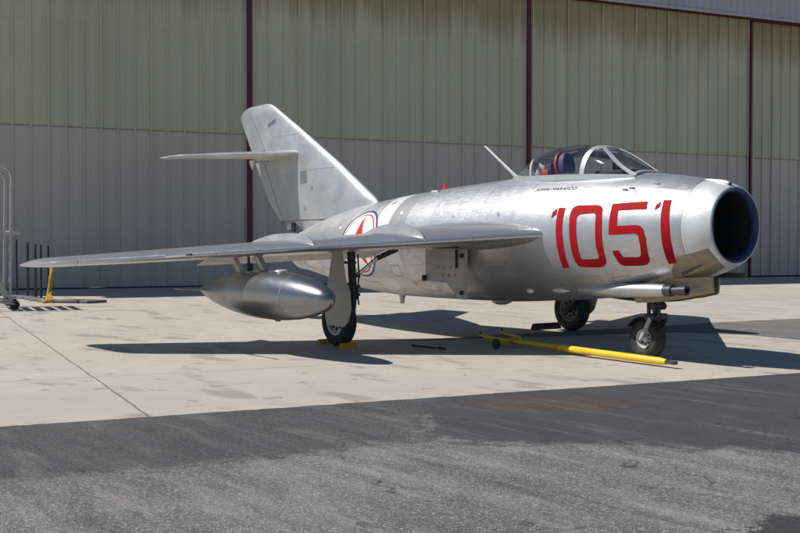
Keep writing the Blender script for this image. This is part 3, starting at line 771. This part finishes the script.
# fin details
def finhalf(x, z):
    xa, xb = fin_x(z); c = xb-xa; u = (x-xa)/c
    return 5*.075*(.2969*math.sqrt(u)-.1260*u-.3516*u*u+.2843*u**3-.1015*u**4)*c+.001
mesh('access_panel', plate([Vector((-x, -finhalf(x, z)-.003, z)) for x, z in ((8.03, 2.38), (8.23, 2.37), (8.22, 2.17), (8.02, 2.18))], (0, .004, 0)), M_HUBD, fin, smooth=False)
for x, z in ((7.86, 2.10), (8.10, 1.78)): mesh('round_cover', lathe((-x, -finhalf(x, z), z), (0, -1, 0), [(-.002, .04), (.004, .036)], 20), M_ALU_D, fin)
for z_, xs_ in ((2.38, (7.25, 8.03)), (2.98, (8.35, 9.2))):
    A_ = [Vector((-(xs_[0]+(xs_[1]-xs_[0])*k/10), 0, z_)) for k in range(11)]
    for p in A_: p.y = -finhalf(-p.x, z_)-.0015
    mesh('fin_seam', (A_+[p+Vector((0, 0, .006)) for p in A_], [(k, k+1, 12+k, 11+k) for k in range(10)]), M_SEAM, fin)
mesh('tail_cone_skirt', loft([finsec(z, lin([(7.0, 1.3), (7.3, 1.60), (7.5, 1.7)], z), 8.25+(z-1.42)*2.2, .12, 12) for z in (1.30, 1.42, 1.52, 1.585)]), M_FIN, jet, sharp=50)
mesh('tail_bracket', bevbox((-8.72, 0, 1.51), (.16, .06, .12), .015), M_UND, fin); mesh('tail_bracket', bevbox((-8.60, 0, 1.48), (.10, .05, .16), .015), M_GUN, fin)
text_mesh('81051', .11, M_BLACK, 'serial_lettering', fin, lambda a, b: Vector((-(9.20-a), -finhalf(9.20-a, 3.19+b+a*.25)-.003, 3.19+b+a*.25)))
for sgn in (-1, 1):
    rg = []
    for k in range(17):
        y = .02+1.48*k/16; f = y/1.55
        xl = 8.22+1.27*f; xt = 9.78+.60*f; rg.append((y, xl, xt, .086-.02*f))
    for k in range(1, 6):
        a = k/5*math.pi/2; q = 1-math.cos(a); y = 1.50+.09*math.sin(a); rg.append((y, 8.22+1.27*y/1.55+.16*q, 9.78+.60*y/1.55-.12*q, .066*(1-.6*q)))
    secs = []
    for (y, xl, xt, t) in rg:
        c = xt-xl; A, B = [], []
        for k in range(17):
            u = .5*(1-math.cos(math.pi*k/16)); yt = 5*t*(.2969*math.sqrt(u)-.1260*u-.3516*u*u+.2843*u**3-.1015*u**4)*c
            bl = max(0, min(1, (y-1.0)/.45)); yt = yt*(1-bl)+bl*.5*t*c*.8*max(0, 1-abs(2*u-1)**2.4)**.5
            A.append(Vector((-(xl+u*c), sgn*y, 2.675-.03*y/1.5+yt))); B.append(Vector((-(xl+u*c), sgn*y, 2.675-.03*y/1.5-yt)))
        secs.append(A+B[1:-1][::-1])
    tp = mesh('tailplane', loft(secs), M_FIN, jet, sharp=60)
bul = mesh('tail_bullet', lathe((-8.05, 0, 2.685), (-1, 0, 0), [(0, .002), (.08, .035), (.3, .075), (.8, .10), (1.3, .085), (1.75, .045), (1.98, .004)], 28), M_FIN, fin)
mesh('mass_balance', lathe((-9.72, -.16, 2.63), (0, 0, -1), [(0, .05), (.04, .045), (.16, .004)], 16), M_WHITE, fin)
# jet pipe
mesh('jet_nozzle', openlathe((-8.20, 0, 1.1135), (-1, 0, 0), [(-.02, .300), (.03, .292), (.035, .280), (-.1, .270), (-.8, .25), (-.8, .001)], 64), M_GUN, jet)

# cockpit and canopy ---------------------------------------------------
CT = [(1.06, 1.985), (1.20, 2.065), (1.42, 2.195), (1.60, 2.275), (1.80, 2.320), (2.05, 2.345), (2.28, 2.340), (2.55, 2.285), (2.78, 2.205), (3.0, 2.085), (3.16, 2.010)]
CW = [(1.06, .24), (1.20, .28), (1.42, .325), (1.60, .345), (1.80, .36), (2.05, .365), (2.28, .36), (2.55, .335), (2.78, .28), (3.0, .19), (3.16, .09)]
def interp(T, x):
    if x <= T[0][0]: return T[0][1]
    for k in range(len(T)-1):
        if x <= T[k+1][0]:
            x0, y0 = T[k]; x1, y1 = T[k+1]; t = (x-x0)/(x1-x0)
            m0 = (T[k+1][1]-T[max(k-1, 0)][1])/(T[k+1][0]-T[max(k-1, 0)][0])*(x1-x0)
            k2 = min(k+2, len(T)-1); m1 = (T[k2][1]-T[k][1])/(T[k2][0]-T[k][0])*(x1-x0)
            return (2*t**3-3*t*t+1)*y0+(t**3-2*t*t+t)*m0+(-2*t**3+3*t*t)*y1+(t**3-t*t)*m1
    return T[-1][1]
def cpt(x, th, off=0.0):
    zt = interp(CT, x); w = interp(CW, x); Zt, Zb, W = fsec(x); c_ = (Zt+Zb)/2; h_ = (Zt-Zb)/2
    zb = c_+h_*math.sqrt(1-(w/W)**2)-.02
    e = .80
    cs, sn = math.cos(th), math.sin(th)
    y = -(w+off)*math.copysign(abs(cs)**e, cs); z = zb+(zt+off-zb)*abs(sn)**e*(1 if sn >= 0 else -1)
    return Vector((-x, y, z))
xsC = [1.06+(3.16-1.06)*k/60 for k in range(61)]
gl = mesh('canopy_glass', loft([[cpt(x, math.pi*j/36) for j in range(37)] for x in xsC], False, False), M_GLASS, jet, sharp=80)
def ribbon(path, hw, name='canopy_frame', th_=.014, m=None, off=.004):
    pts = []
    for k in range(len(path)-1):
        (x0, t0), (x1, t1) = path[k], path[k+1]
        for q in range(12): pts.append((x0+(x1-x0)*q/12, t0+(t1-t0)*q/12))
    pts.append(path[-1]); P = [cpt(x, t, off) for x, t in pts]
    rg = []
    for k, (x, t) in enumerate(pts):
        t = t
        T = (P[min(k+1, len(P)-1)]-P[max(k-1, 0)]).normalized()
        n1 = (cpt(x, t+.02, off)-cpt(x, t-.02, off)); n2 = cpt(min(x+.02, 3.16), t, off)-cpt(max(x-.02, 1.06), t, off)
        Nn = n1.cross(n2).normalized()
        cen = Vector((-x, 0, interp(CT, x)-.4))
        if Nn.dot(P[k]-cen) < 0: Nn = -Nn
        S = T.cross(Nn).normalized()
        rg.append([P[k]-S*hw-Nn*th_*.5, P[k]+S*hw-Nn*th_*.5, P[k]+S*(hw-.003)+Nn*th_*.5, P[k]-S*(hw-.003)+Nn*th_*.5])
    return mesh(name, loft(rg), m or M_FRAME, gl, sharp=30)
ribbon([(1.74, 0.0), (1.70, math.pi/2), (1.74, math.pi)], .036, 'canopy_bow')
for s_ in (0, 1):
    f = (lambda t: t) if s_ == 0 else (lambda t: math.pi-t)
    ribbon([(1.66, f(R(78))), (1.32, f(R(46))), (1.10, f(R(26)))], .022, 'windscreen_post')
    ribbon([(1.08, f(.07)), (1.80, f(.07))], .036, 'windscreen_sill', .02)
    ribbon([(1.80, f(.07)), (2.75, f(.07)), (3.12, f(.2))], .036, 'canopy_sill', .02)
    ribbon([(1.07, f(-.06)), (2.75, f(-.06)), (3.14, f(-.05))], .030, 'sill_base', .03, M_ALU)
ribbon([(2.56, .0), (2.66, R(50)), (2.74, math.pi/2), (2.66, R(130)), (2.56, math.pi)], .022, 'canopy_bow')
ribbon([(1.09, .05), (1.075, math.pi/2), (1.09, math.pi-.05)], .02, 'windscreen_base')
ribbon([(1.66, R(60)), (1.63, R(90)), (1.66, R(120))], .018, 'windscreen_brace')
# dark tub: a shell a little above the fuselage skin, seen through the glass
tubr = []
for k in range(21):
    x = 1.15+1.85*k/20; w = interp(CW, x)-.03; tubr.append([Vector((-x, -w+2*w*j/12, fpt(x, math.acos(max(-1, min(1, (w-2*w*j/12)/fsec(x)[2]))), .004).z)) for j in range(13)])
mesh('cockpit_floor', loft(tubr, False, False), M_COCK, jet)
seat = mesh('ejection_seat', bevbox((-2.50, 0, 2.06), (.12, .30, .20), .03), M_COCK, jet)
def disc(c, w, h, t, m, name, parent):
    prof_ = [(math.cos(a)*w/2, math.sin(a)*h/2 if math.sin(a) > 0 else math.sin(a)*h*.42) for a in [2*math.pi*k/28 for k in range(28)]]
    rg = []
    for (o_, s_) in ((-t/2, .86), (-t*.35, .97), (0, 1), (t*.35, .97), (t/2, .86)):
        rg.append([Vector((c[0]+o_+z_*-.15, c[1]+y_*s_, c[2]+z_*s_)) for y_, z_ in prof_])
    return mesh(name, loft(rg), m, parent)
disc((-2.33, 0, 2.125), .215, .31, .09, M_HEAD, 'headrest', seat)
disc((-2.405, 0, 2.12), .245, .34, .04, M_HRED, 'headrest_trim', seat)
mesh('harness_pack', bevbox((-2.62, -.13, 2.07), (.10, .09, .15), .02, Matrix.Rotation(.5, 3, 'Z')@Matrix.Rotation(.4, 3, 'Y')), M_CLOTH, seat)
mesh('harness_pack', bevbox((-2.70, -.05, 2.10), (.06, .08, .17), .02, Matrix.Rotation(-.3, 3, 'X')), M_CLOTH, seat)
mesh('red_cushion', bevbox((-2.50, -.17, 2.03), (.13, .07, .10), .02), M_HRED, seat)
mesh('gunsight', bevbox((-1.55, 0, 2.08), (.08, .08, .10), .02), M_COCK, jet)
mesh('instrument_coaming', bevbox((-1.45, 0, 1.995), (.5, .42, .05), .02), M_COCK, jet)
# aerial mast, beacons and small fittings
mesh('aerial_mast', loft([[Vector((x0+a*c_, b*t_, z0)) for a, b in ((.5, 0), (.2, .5), (-.3, .45), (-.5, 0), (-.3, -.45), (.2, -.5))] for x0, z0, c_, t_ in ((-3.13, 1.99, .085, .035), (-3.47, 2.23, .065, .026), (-3.80, 2.463, .045, .018))]), M_FRAME, jet)
mesh('mast_foot', lathe((-3.14, 0, 2.005), (0, 0, 1), [(0, .07), (.012, .06), (.025, .03)], 20), M_ALU_D, jet)
mesh('red_spine_cover', loft([[Vector((-4.60+a*c_, b*t_, z0)) for a, b in ((.5, 0), (.2, .5), (-.3, .5), (-.5, 0), (-.3, -.5), (.2, -.5))] for z0, c_, t_ in ((1.93, .11, .05), (1.99, .07, .04), (2.03, .03, .02))]), M_RSTAR, jet)
mesh('spine_vent', bevbox((-4.45, -.28, 1.90), (.14, .05, .03), .01), M_ALU_B, jet)
for x, t in ((.95, .80), (.70, .95), (1.02, .76)):
    p = fpt(x, t, .008); mesh('nose_latch', bevbox(tuple(p), (.07, .012, .02), .004), M_ALU_D, jet)
mesh('belly_aerial', tube([(-5.33, -.18, .54), (-5.33, -.18, .46), (-5.33, -.18, .40)], [.055, .035, .030], 16), M_UND, jet)
mesh('belly_light', lathe((-3.35, -.1, .53), (0, 0, -1), [(0, .13), (.03, .12), (.055, .06), (.06, .002)], 24), M_UND, jet)
def scoop(x, th, L_, w_):
    p = fpt(x, th, .0); nrm = (fpt(x, th, .1)-p).normalized(); tt = Vector((1, 0, 0)); bb = nrm.cross(tt).normalized()
    rg = []
    for k in range(8):
        u = k/7; e = math.sin(u*math.pi*.9)+.08
        rg.append([p+tt*(L_*(.5-u))+bb*(w_*math.cos(a)*e)+nrm*(w_*1.0*max(-.1, math.sin(a))*e) for a in [2*math.pi*j/10 for j in range(10)]])
    return mesh('air_scoop', loft(rg), M_ALU_B, jet)
scoop(2.02, -1.00, .28, .03); scoop(2.50, -.98, .12, .035)
# cannons
gf = mesh('cannon_fairing', lathe((-1.85, -.345, .715), (1, 0, .030), [(0, .003), (.12, .045), (.35, .070), (.7, .078), (1.1, .072), (1.28, .062)], 28), M_ALU, jet)
mesh('cannon_barrel', lathe((-.60, -.345, .750), (1, 0, .04), [(0, .058), (.12, .058), (.125, .040), (.20, .040), (.205, .048), (.30, .048), (.302, .028), (.27, .022), (.1, .02)], 22), M_GUN, gf)
for yy, L_, xx in ((.25, .54, -.58), (.40, .30, -.85)):
    mesh('cannon_barrel', lathe((xx, yy, .905), (1, 0, .02), [(0, .045), (.10, .045), (.12, .024), (L_-.09, .019), (L_-.085, .022), (L_, .022), (L_, .012)], 18), M_GUN, jet)
    mesh('cannon_fairing', lathe((xx-1.1, yy+.02, .79), (1, 0, .06), [(0, .003), (.2, .05), (.6, .075), (1.1, .05)], 20), M_ALU, jet)

# landing gear -----------------------------------------------------------
def olathe(*a):
    v, f = lathe(*a); return v, f[:-2]
def wheel(c, r, w, parent_name, hub_m, side, hub_r, parent):
    hw = w/2; t = MB()
    pr = [(-hw*.62, hub_r), (-hw*.80, hub_r+.01), (-hw*.98, hub_r+(r-hub_r)*.45), (-hw*.92, r-.035), (-hw*.68, r-.010), (-hw*.30, r), (hw*.30, r), (hw*.68, r-.010), (hw*.92, r-.035), (hw*.98, hub_r+(r-hub_r)*.45), (hw*.80, hub_r+.01), (hw*.62, hub_r)]
    for q in (-.03, .0, .03): pass
    t.add(lathe(c, (0, 1, 0), pr, 56, closed=True))
    ty = t.build('wheel', M_TYRE, parent, loc=c, sharp=50)
    for s_ in (-1, 1):
        rim = MB()
        rim.add(olathe(Vector(c)+Vector((0, s_*hw*.40, 0)), (0, s_, 0), [(0, hub_r*.35), (.0, hub_r*.82), (hw*.28, hub_r*.90), (hw*.40, hub_r*.98), (hw*.42, hub_r*1.06), (hw*.32, hub_r*1.08)], 48))
        rim.add(lathe(Vector(c)+Vector((0, s_*hw*.40, 0)), (0, s_, 0), [(0, hub_r*.36), (hw*.25, hub_r*.30), (hw*.32, hub_r*.2), (hw*.34, .002)], 32))
        o_ = rim.build('rim', hub_m, ty, sharp=30)
        hb = MB()
        for k in range(8):
            a = 2*math.pi*k/8; cc = Vector(c)+Vector((math.cos(a)*hub_r*.60, s_*(hw*.40+.002), math.sin(a)*hub_r*.60))
            hb.add(lathe(cc, (0, s_, 0), [(0, hub_r*.155), (.004, hub_r*.155)], 14))
        hb.build('rim_holes', M_DARK, ty)
    return ty
wheel((-1.10, 0, .213), .213, .175, 'nose', M_HUB, -1, .095, jet)
ng = MB()
ng.add(tube([(-.99, .0, .85), (-.985, 0, .55), (-.975, 0, .40)], [.045, .045, .038], 16)); ng.add(tube([(-1.07, -.03, .80), (-1.06, -.03, .45)], .022, 12))
ng.add(bevbox((-.985, 0, .45), (.12, .26, .07), .02)); ng.add(tube([(-.93, -.05, .62), (-.90, -.05, .50), (-.95, -.05, .42)], .016, 10))
ng.add(lathe((-.96, -.09, .565), (0, 1, 0), [(0, .04), (.18, .04)], 16))
for j in range(14):
    pass
nl = ng.build('nose_leg', M_STRUT, jet)
for s_ in (-1, 1):
    mesh('fork_arm', loft([[Vector((x0, s_*.125+b*.016, z0))+Vector((nx*a, 0, nz*a)) for a, b in ((-w_, -1), (w_, -1), (w_, 1), (-w_, 1))] for x0, z0, w_, nx, nz in ((-.96, .445, .017, .9, -.42), (-1.02, .33, .017, .9, -.42), (-1.10, .205, .013, .9, -.42))]), M_STRUT if s_ > 0 else M_PLATF, nl, smooth=False)
mg = [Vector((-1.10+.232*math.cos(a), 0, .213+.232*math.sin(a))) for a in [R(45)+R(105)*k/12 for k in range(13)]]
rg = [[p+Vector((0, y_, 0))+(p-Vector((-1.10, 0, .213))).normalized()*o_ for y_, o_ in ((-.10, 0), (-.10, .006), (.10, .006), (.10, 0))] for p in mg]
mesh('mudguard', loft(rg), M_STRUT, nl)
for s_ in (-1, 1):
    rg = []
    gx0, gx1 = -1.22, -.10
    for (x_, z0, z1, yy) in (((-1.08, .60, .80, .20), (-.86, .615, .82, .20), (-.50, .665, .88, .17), (-.13, .745, .90, .13)) if s_ < 0 else ((-1.08, .60, .80, .20), (-.50, .67, .88, .17), (-.30, .71, .88, .13))):
        rg.append([Vector((x_, s_*(yy), z0)), Vector((x_, s_*(yy+.03), z0+.02)), Vector((x_, s_*(yy+.05), z1)), Vector((x_, s_*(yy+.02), z1))])
    nd = mesh('nose_gear_door', loft(rg), M_POL, jet, smooth=False)
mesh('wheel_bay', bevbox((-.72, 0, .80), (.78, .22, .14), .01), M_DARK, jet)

def main_gear(s_):
    wc = Vector((-4.19, s_*1.942, .305))
    w_ = wheel(tuple(wc), .305, .165, 'main', M_HUBD if s_ > 0 else M_HUB, s_, .165, jet)
    g = MB()
    g.add(tube([(-4.06, s_*1.86, 1.22), (-4.03, s_*1.86, .85), (-3.99, s_*1.86, .56)], [.052, .048, .044], 16))
    g.add(tube([(-3.99, s_*1.86, .60), (-4.03, s_*1.86, .40), (-4.19, s_*1.85, .305)], [.040, .042, .036], 14))
    
    g.add(lathe((-4.19, s_*1.83, .305), (0, s_, 0), [(0, .05), (.08, .05)], 16))
    for z_ in (.62, .72, .84): g.add(bevbox((-3.95, s_*1.86, z_), (.06, .10, .035), .008))
    g.add(tube([(-3.97, s_*1.82, 1.1), (-3.94, s_*1.82, .85), (-3.96, s_*1.83, .66), (-3.93, s_*1.83, .5)], .010, 8))
    L_ = g.build('main_leg', M_STRUT, jet)
    b = MB(); b.add(tube([(-3.98, s_*1.84, .84), (-3.80, s_*1.60, 1.09)], .020, 12)); mesh('drag_brace', (b.v, b.f), M_CHROME, L_)
    mesh('brace_cylinder', tube([(-3.83, s_*1.64, 1.05), (-3.72, s_*1.42, 1.16)], .032, 14), M_STRUT, L_)
    yo = s_*2.045
    P = [(4.16, 1.17), (3.985, 1.17), (3.955, 1.0), (3.905, .80), (3.815, .66), (3.795, .45), (3.85, .31), (3.93, .245), (4.28, .255), (4.335, .33), (4.33, .60), (4.25, .85)]
    mesh('gear_door', plate([Vector((-x, yo, z)) for x, z in P], (0, -s_*.022, 0)), M_DOOR, L_, smooth=False)
    for z_ in (.75, 1.0): mesh('door_link', tube([(-3.95, s_*1.85, z_), (-4.02, s_*2.03, z_)], .014, 8), M_STRUT, L_)
    # inner wheel well door hanging under the wing root
    yi = s_*.80
    P = [(3.98, 1.16), (3.19, 1.16), (3.19, 1.02), (3.235, .56), (3.33, .56), (3.40, .62), (3.56, .745), (3.75, .755), (3.985, .77)]
    dr = mesh('wheel_bay_door', plate([Vector((-x, yi, z)) for x, z in P], (0, -s_*.02, 0)), M_DOOR, jet, smooth=False)
    mesh('door_flange', box((-3.20, yi-s_*.0, .86), (.016, .045, .60)), M_UND, dr, smooth=False)
    for z_ in (1.08, .64): mesh('door_bracket', bevbox((-3.24, yi+s_*.02, z_), (.04, .06, .05), .01), M_STRUT, dr)
    mesh('door_bracket', bevbox((-3.99, yi+s_*.01, .80), (.05, .06, .07), .01), M_STRUT, dr)
    mesh('door_rib', bevbox((-3.36, yi+s_*.012, 1.04), (.035, .02, .22), .006), M_STRUT, dr)
    for k in range(7):
        mesh('door_stiffener', lathe((-3.40-.09*(k % 3)-.03*k, yi+s_*.002, .84+.09*(k // 3)), (0, s_, 0), [(0, .022), (.004, .018)], 14), M_PLATF, dr) if k < 6 else None
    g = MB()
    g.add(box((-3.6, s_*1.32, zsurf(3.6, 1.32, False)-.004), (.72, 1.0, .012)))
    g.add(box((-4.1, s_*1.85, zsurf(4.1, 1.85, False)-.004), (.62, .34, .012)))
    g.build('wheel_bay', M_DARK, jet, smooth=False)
for s_ in (-1, 1): main_gear(s_)

# drop tanks ------------------------------------------------------------------
def tank(s_):
    y = s_*3.05; z = .656; x0 = 2.57; L_ = 3.13; r = .272
    prof_ = []; mi = []
    for k in range(49):
        u = k/48
        e = (1-(1-u/.40)**2)**.54 if u < .40 else max(0, 1-((u-.40)/.60)**2.15)**.95
        prof_.append((u*L_, max(.002, r*max(e, 0))))
    vf = lathe((-x0, y, z), (-1, 0, 0), prof_, 56)
    idx = []
    for k in range(48): idx += [1 if k/48 > .63 else 0]*56  # wing shadow on the tank rear put in as a darker material
    idx += [0, 1]
    t = mesh('drop_tank', vf, [M_TANK, M_TANKD], jet, idx=idx, sharp=60)
    for u in (.22, .63, .80):
        rr_ = interp([(a/L_, b) for a, b in prof_], u); mesh('tank_seam', openlathe((-x0-u*L_, y, z), (-1, 0, 0), [(-.006, rr_+.001), (.006, rr_+.001)], 56), M_SEAM, t)
    mesh('filler_cap', lathe((-3.62, y, z+r-.008), (0, 0, 1), [(0, .075), (.012, .07), (.02, .05), (.022, .002)], 24), M_ALU_B, t)
    mesh('drain_plug', lathe((-3.7, y, z-r+.004), (0, 0, -1), [(0, .04), (.02, .02), (.022, .002)], 12), M_TANKD, t)
    for (xa, xb, m_) in ((4.80, 4.55, M_UND), (4.20, 3.95, M_TANKD)):
        zt_ = zsurf(xb, 3.05, False)+.01
        mesh('tank_pylon', loft([[Vector((-(xx+a*cc), y+b, zz)) for a, b in ((-.5, 0), (-.2, .028), (.3, .022), (.5, 0), (.3, -.022), (-.2, -.028))] for xx, zz, cc in ((xb, z+r-.05, .20), ((xa+xb)/2, (z+r+zt_)/2-.02, .22), (xa, zt_, .24))]), m_, t)
    mesh('tank_rod', tube([(-4.38, y, z+r-.04), (-4.38, y, zsurf(4.38, 3.05, False)+.01)], .016, 10), M_STRUT, t)
    for q in (-1, 1):
        mesh('tank_fin', plate([Vector((-x0-L_*.80, y+q*.09, z)), Vector((-x0-L_*.95, y+q*.30, z)), Vector((-x0-L_*1.03, y+q*.30, z)), Vector((-x0-L_*.985, y+q*.02, z))], (0, 0, .008)), M_TANKD, t, smooth=False)
for s_ in (-1, 1): tank(s_)

# ------------------------------------------------------------------ tow bar
def P2(a, b, t): return a+(b-a)*t
tb = empty('tow_bar', (-2.4, -.05, 0), 'yellow tow bar lying on the concrete beside the nose wheel', 'tow bar')
A = Vector((-.40, -.525, .058)); B = Vector((-2.95, -.385, .075)); ax = (B-A).normalized(); sd_ = Vector((-ax.y, ax.x, 0)).normalized()
mesh('bar', tube([A, P2(A, B, .035), P2(A, B, .62), P2(A, B, .63)], [.026, .037, .037, .032], 18), M_YEL, tb)
mesh('bar_extension', tube([P2(A, B, .62), P2(A, B, .80), P2(A, B, 1.0)], [.029, .029, .025], 14), M_YEL, tb)
g = MB(); g.add(bevbox(tuple(A-ax*.05), (.16, .05, .035), .008, Matrix.Rotation(math.atan2(ax.y, ax.x), 3, 'Z')))
g.add(tube([A-ax*.10+sd_*.03, A-ax*.10-sd_*.03], .018, 10)); g.build('tow_hook', M_GUN, tb)
for q in (.64, .95):
    c_ = P2(A, B, q); mesh('clamp', lathe(c_-ax*.02, ax, [(0, .039), (.04, .039)], 18), M_YELD, tb)
mesh('fork', tube([P2(A, B, .97), (-3.20, -.40, .085), (-3.46, -.355, .10)], [.024, .022, .018], 10), M_YEL, tb)
mesh('fork', tube([(-2.72, -.36, .07), (-3.02, -.10, .085), (-3.55, .06, .11)], [.022, .022, .018], 10), M_YEL, tb)
mesh('fork_pin', tube([(-3.53, .06, .08), (-3.53, .06, .17)], .014, 8), M_STRUT, tb); mesh('fork_pin', tube([(-3.45, -.355, .07), (-3.45, -.355, .14)], .014, 8), M_STRUT, tb)
mesh('crosspiece', tube([(-2.80, -.68, .065), (-2.86, -.385, .07), (-3.0, -.10, .085)], .014, 10), M_YEL, tb)
mesh('wheel', lathe((-2.79, -.70, .062), (.1, 1, 0), [(0, .02), (0, .050), (.01, .062), (.04, .062), (.05, .050), (.05, .02)], 28), M_TYRE, tb)

# chocks
def chock(c, rz, m, label, L_=.26, h=.07, w=.11):
    rot = Matrix.Rotation(rz, 3, 'Z'); c = Vector(c)
    pr = [(-w/2, 0), (w/2, 0), (w/2*.9, h*.25), (w*.12, h), (-w*.12, h), (-w/2*.9, h*.25)]
    rg = [[c+rot@Vector((a, b, z)) for a, z in pr] for b in (-L_/2, L_/2)]
    o = mesh('wheel_chock', loft(rg), m, None, smooth=False); return tag(o, label, 'wheel chock')
chock((-4.50, -1.96, .0), .05, M_YELD, 'yellow chock behind the near main wheel', .17, .06)
chock((-3.87, -2.02, .0), -.1, M_YELD, 'yellow chock in front of the near main wheel', .20, .065)
chock((-4.56, 1.80, .0), .0, M_BLKPOST, 'dark chock behind the far main wheel', .5, .09)
o = mesh('metal_bit', (lambda g: (g.v, g.f))(MB().add(tube([(-3.58, -1.30, .02), (-3.16, -1.27, .02)], .013, 8)).add(bevbox((-3.12, -1.22, .02), (.13, .03, .03), .005))), M_GUN)
tag(o, 'small dark rod dropped in the shadow under the belly', 'rod')

# ------------------------------------------------------------------ stanchions in a row behind the wing tip
spots = [(-17.9, -1.74, 1.36), (-17.35, -1.66, 1.30), (-16.8, -1.66, 1.26), (-16.3, -1.70, 1.24), (-15.75, -1.72, 1.22)]
LB = ['farthest black post in the row, nearest the rolling stand', 'black post second from the rolling stand', 'black post in the middle of the row of five', 'black post fourth from the rolling stand', 'black post nearest the wing tip, yellow rope beside it']
proto = None
for k, (x, y, h) in enumerate(spots):
    if proto is None:
        proto = empty('barrier_post', (x, y, 0), None, 'barrier post', 'black barrier posts in a row by the hangar')
        mesh('post', tube([(x, y, .03), (x, y, 1.28), (x, y, 1.30)], [.024, .024, .018], 14), M_BLKPOST, proto)
        mesh('base', lathe((x, y, .0), (0, 0, 1), [(0, .24), (.03, .24), (.05, .20), (.06, .05)], 28), M_BASEG, proto)
        o = proto
    else:
        o = copy_tree(proto); o.location = (x, y, 0); o.scale = (1, 1, h/1.36)
    o['label'] = LB[k]
for q, (x, y) in enumerate(((-14.95, -1.15), (-15.2, -1.42))):
    o = mesh('base_plate', bevbox((x, y, .03+.0), (.55, .50, .055), .015, Matrix.Rotation(.3+q*.4, 3, 'Z')), M_BASEG)
    tag(o, ['grey rubber base lying loose right of the posts', 'grey rubber base against the foot of the nearest post'][q], 'base plate')
rp = []
p0 = Vector((-15.68, -1.69, .80))
g = MB()
for k in range(4):
    pts = [p0+Vector((.02*k, .01*k, -.02*k)), p0+Vector((.04+.02*k, -.02, -.25)), Vector((-15.52-.03*k, -1.78+.02*k, .30)), Vector((-15.40+.02*k, -1.86+.02*k, .12)), Vector((-15.22, -1.93+.05*k, .04)), Vector((-15.30-.1*k, -1.99+.03*k, .03)), Vector((-15.45, -1.90, .05+.02*k))]
    sm = []
    for i in range(len(pts)-1):
        for t in range(5): sm.append(pts[i]+(pts[i+1]-pts[i])*t/5+Vector((random.uniform(-.008, .008), random.uniform(-.008, .008), 0)))
    g.add(tube(sm, .022, 7))
tag(g.build('rope', M_ROPE, None), 'yellow rope hanging from the last black post in a heap', 'rope')

# ------------------------------------------------------------------ rolling maintenance stand at the left edge
ux = WU.copy(); uy = -WN; O = Vector((-13.50, -3.12, 0))
def L3(a, b, z): return O+ux*a+uy*b+Vector((0, 0, z))
st = empty('rolling_stand', tuple(L3(-.9, .35, 0)), 'grey rolling maintenance steps with tall handrail at the left edge', 'steps')
WD_ = 1.30
for b in (0, WD_):
    g = MB()
    g.add(tube([L3(-.02, b, .12), L3(0, b, 1.3), L3(.02, b, 2.42), L3(-.02, b, 2.55), L3(-.12, b, 2.62), L3(-.30, b, 2.64), L3(-.62, b, 2.64), L3(-.70, b, 2.56), L3(-.72, b, 2.4), L3(-.72, b, 1.43)], .024, 10))
    g.add(tube([L3(-.72, b, 2.2), L3(-2.0, b, .9)], .022, 10))
    g.build('handrail', M_PLATF, st)
    g = MB()
    g.add(tube([L3(-1.95, b, .15), L3(-.72, b, 1.40)], .032, 8)); g.add(tube([L3(-.42, b, 1.10), L3(-.20, b, .5), L3(.02, b, .16)], .035, 8))
    g.add(tube([L3(-2.0, b, .28), L3(-.6, b, .22), L3(.06, b, .11)], .032, 8)); g.add(tube([L3(-.70, b, 1.40), L3(-.70, b, .2)], .02, 8))
    g.add(tube([L3(-.34, b, 1.38), L3(-.14, b, .42)], .014, 8))
    g.build('side_frame', M_PLATF, st)
    for a in (.06, -1.95):
        cst = mesh('caster', lathe(L3(a, b-.02, .09), uy, [(0, .03), (0, .08), (.008, .09), (.042, .09), (.05, .08), (.05, .03)], 24), M_TYRE, st)
        mesh('caster_fork', bevbox(tuple(L3(a, b, .16)), (.05, .07, .09), .01), M_STRUT, cst)
for k in range(5):
    a = -1.75+k*.22; z = .30+.225*k
    g = MB()
    for q in range(2): g.add(box(tuple(L3(a+q*.10, WD_/2, z)), (.07, WD_-.04, .03), Matrix.Rotation(math.atan2(ux.y, ux.x), 3, 'Z')))
    g.build('tread', M_PLATF, st, smooth=False)
g = MB()
for q in range(5): g.add(box(tuple(L3(-.80+q*.21, WD_/2, 1.435)), (.12, WD_+.04, .035), Matrix.Rotation(math.atan2(ux.y, ux.x), 3, 'Z')))
for b in (0.0, WD_): g.add(box(tuple(L3(-.30, b, 1.405)), (.92, .035, .05), Matrix.Rotation(math.atan2(ux.y, ux.x), 3, 'Z')))
g.build('platform', M_PLATF, st, smooth=False)
